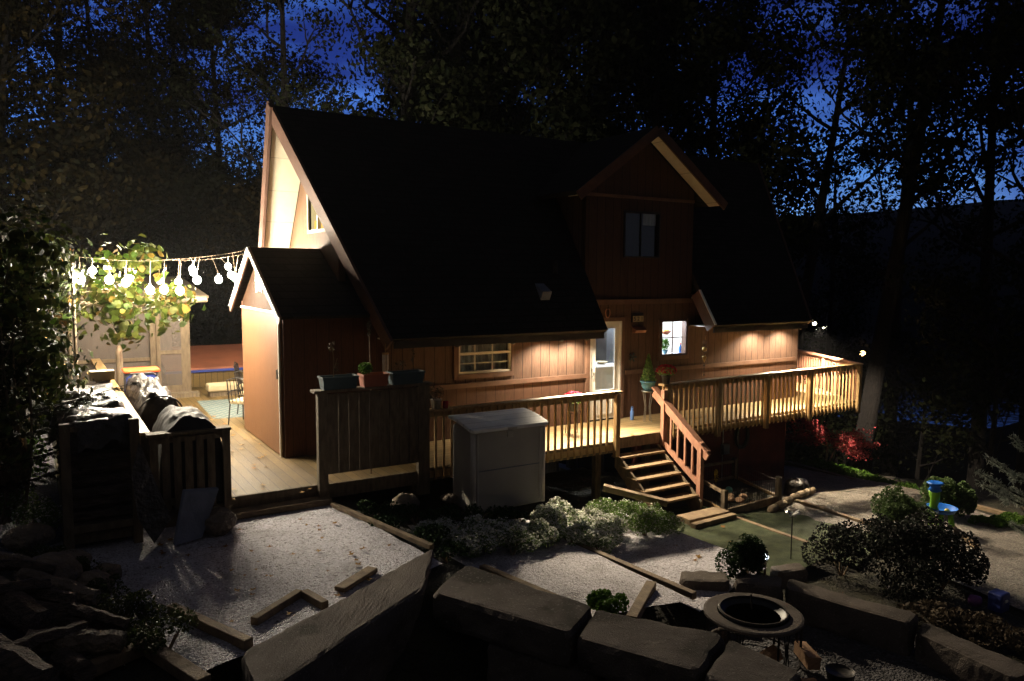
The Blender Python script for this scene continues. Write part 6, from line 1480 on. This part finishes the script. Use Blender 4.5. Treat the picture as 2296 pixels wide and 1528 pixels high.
# fir branches over the woodpile
t = thing('fir_branch', 'drooping dark fir branches crossing in front of the tarps', 'tree', (-0.7, 10.4, 0.0)); mb = MB(); needles = []
mb.tube([(-0.7, 10.4, -0.1), (-0.7, 10.4, 2.4)], [0.06, 0.02], 7)
for (b_) in ((0.95, 10.9, 1.50), (0.55, 10.4, 1.25), (0.4, 10.2, 0.95), (0.35, 10.2, 1.45), (0.2, 10.0, 0.7)):
    a, b_ = Vector((-0.7, 10.4, b_[2] - 0.25)), Vector(b_)
    pts = [a.lerp(b_, i / 8) + Vector((0, 0, -0.05 * math.sin(PI * i / 8))) for i in range(9)]; mb.tube(pts, [0.014 * (1 - .7 * i / 8) for i in range(9)], 4, False)
    for i in range(2, 9):
        for s_ in (-1, 1):
            e_ = pts[i] + Vector((.12, .16 * s_, -.03)); mb.tube([pts[i], e_], [0.005, 0.002], 3, False)
            for k in range(70):
                p = pts[i].lerp(e_, g.random()); needles.append((p.x + g.gauss(0, .012), p.y + g.gauss(0, .012), p.z + g.gauss(0, .010)))
put('trunk', mb, 'bark', t, fix=False); leafmesh('needles', np.array(needles), 0.05, 'leaf_dark', parent=t, asp=0.12)

# ================================================================== FAR VALLEY LIGHTS
def far_house(az, d, z, lamps, label, mat_):
    x, y = pol(az, d); t = thing('distant_house', label, 'house', (x, y, z - 4), 'houses across the valley')
    put('wall', MB().box(x - 4, x + 4, y - 3, y + 3, z - 8, z + 1.5), 'forest', t)
    put('roof', MB().prism([(x - 4.5, y - 3.4, z + 1.5), (x - 4.5, y + 3.4, z + 1.5), (x - 4.5, y, z + 4)], (9, 0, 0)), 'shingle', t)
    dx, dy = -math.sin(rad(az)), -math.cos(rad(az))
    for (u, v, r) in lamps:
        p = Vector((x, y, z)) + Vector((dx, dy, 0)) * 7 + Vector((-dy, dx, 0)) * (-u) + Vector((0, 0, v))
        put('porch_lamp', MB().ball(tuple(p), r, 6), mat_, t, smooth=True)
far_house(54.0, 200, -9.6, ((-1.5, 0.2, 0.35), (-0.8, 0.1, 0.3), (0.6, 0.0, 0.3)), 'far house with a row of porch lights nearest the roof end', 'lamp_w')
far_house(54.9, 210, -12.5, ((0.2, 0, 0.25),), 'far house with one tiny lamp below the row of lights', 'lamp_w')
far_house(57.1, 190, -14.2, ((-1.3, 0.3, 0.42), (1.0, 0.1, 0.6)), 'far house with two warm lamps seen past the big trunk', 'lamp_y')

# ================================================================== THIN VOLUME ADDED TO GIVE THE BULBS HALOS
hz = bpy.data.materials.new('glow_volume'); hz.use_nodes = True; nt = hz.node_tree; nt.nodes.clear()
o = nt.nodes.new('ShaderNodeOutputMaterial'); pv = nt.nodes.new('ShaderNodeVolumePrincipled')
pv.inputs['Color'].default_value = (0.95, 0.96, 1.0, 1); pv.inputs['Density'].default_value = 0.00024
nt.links.new(pv.outputs[0], o.inputs['Volume']); M['glow_volume'] = hz
put('glow_volume_box', MB().box(-960, 1360, -260, 1360, -40, 120), 'glow_volume', None, None, None, kind='stuff')
bpy.data.objects['glow_volume_box'].display_type = 'WIRE'
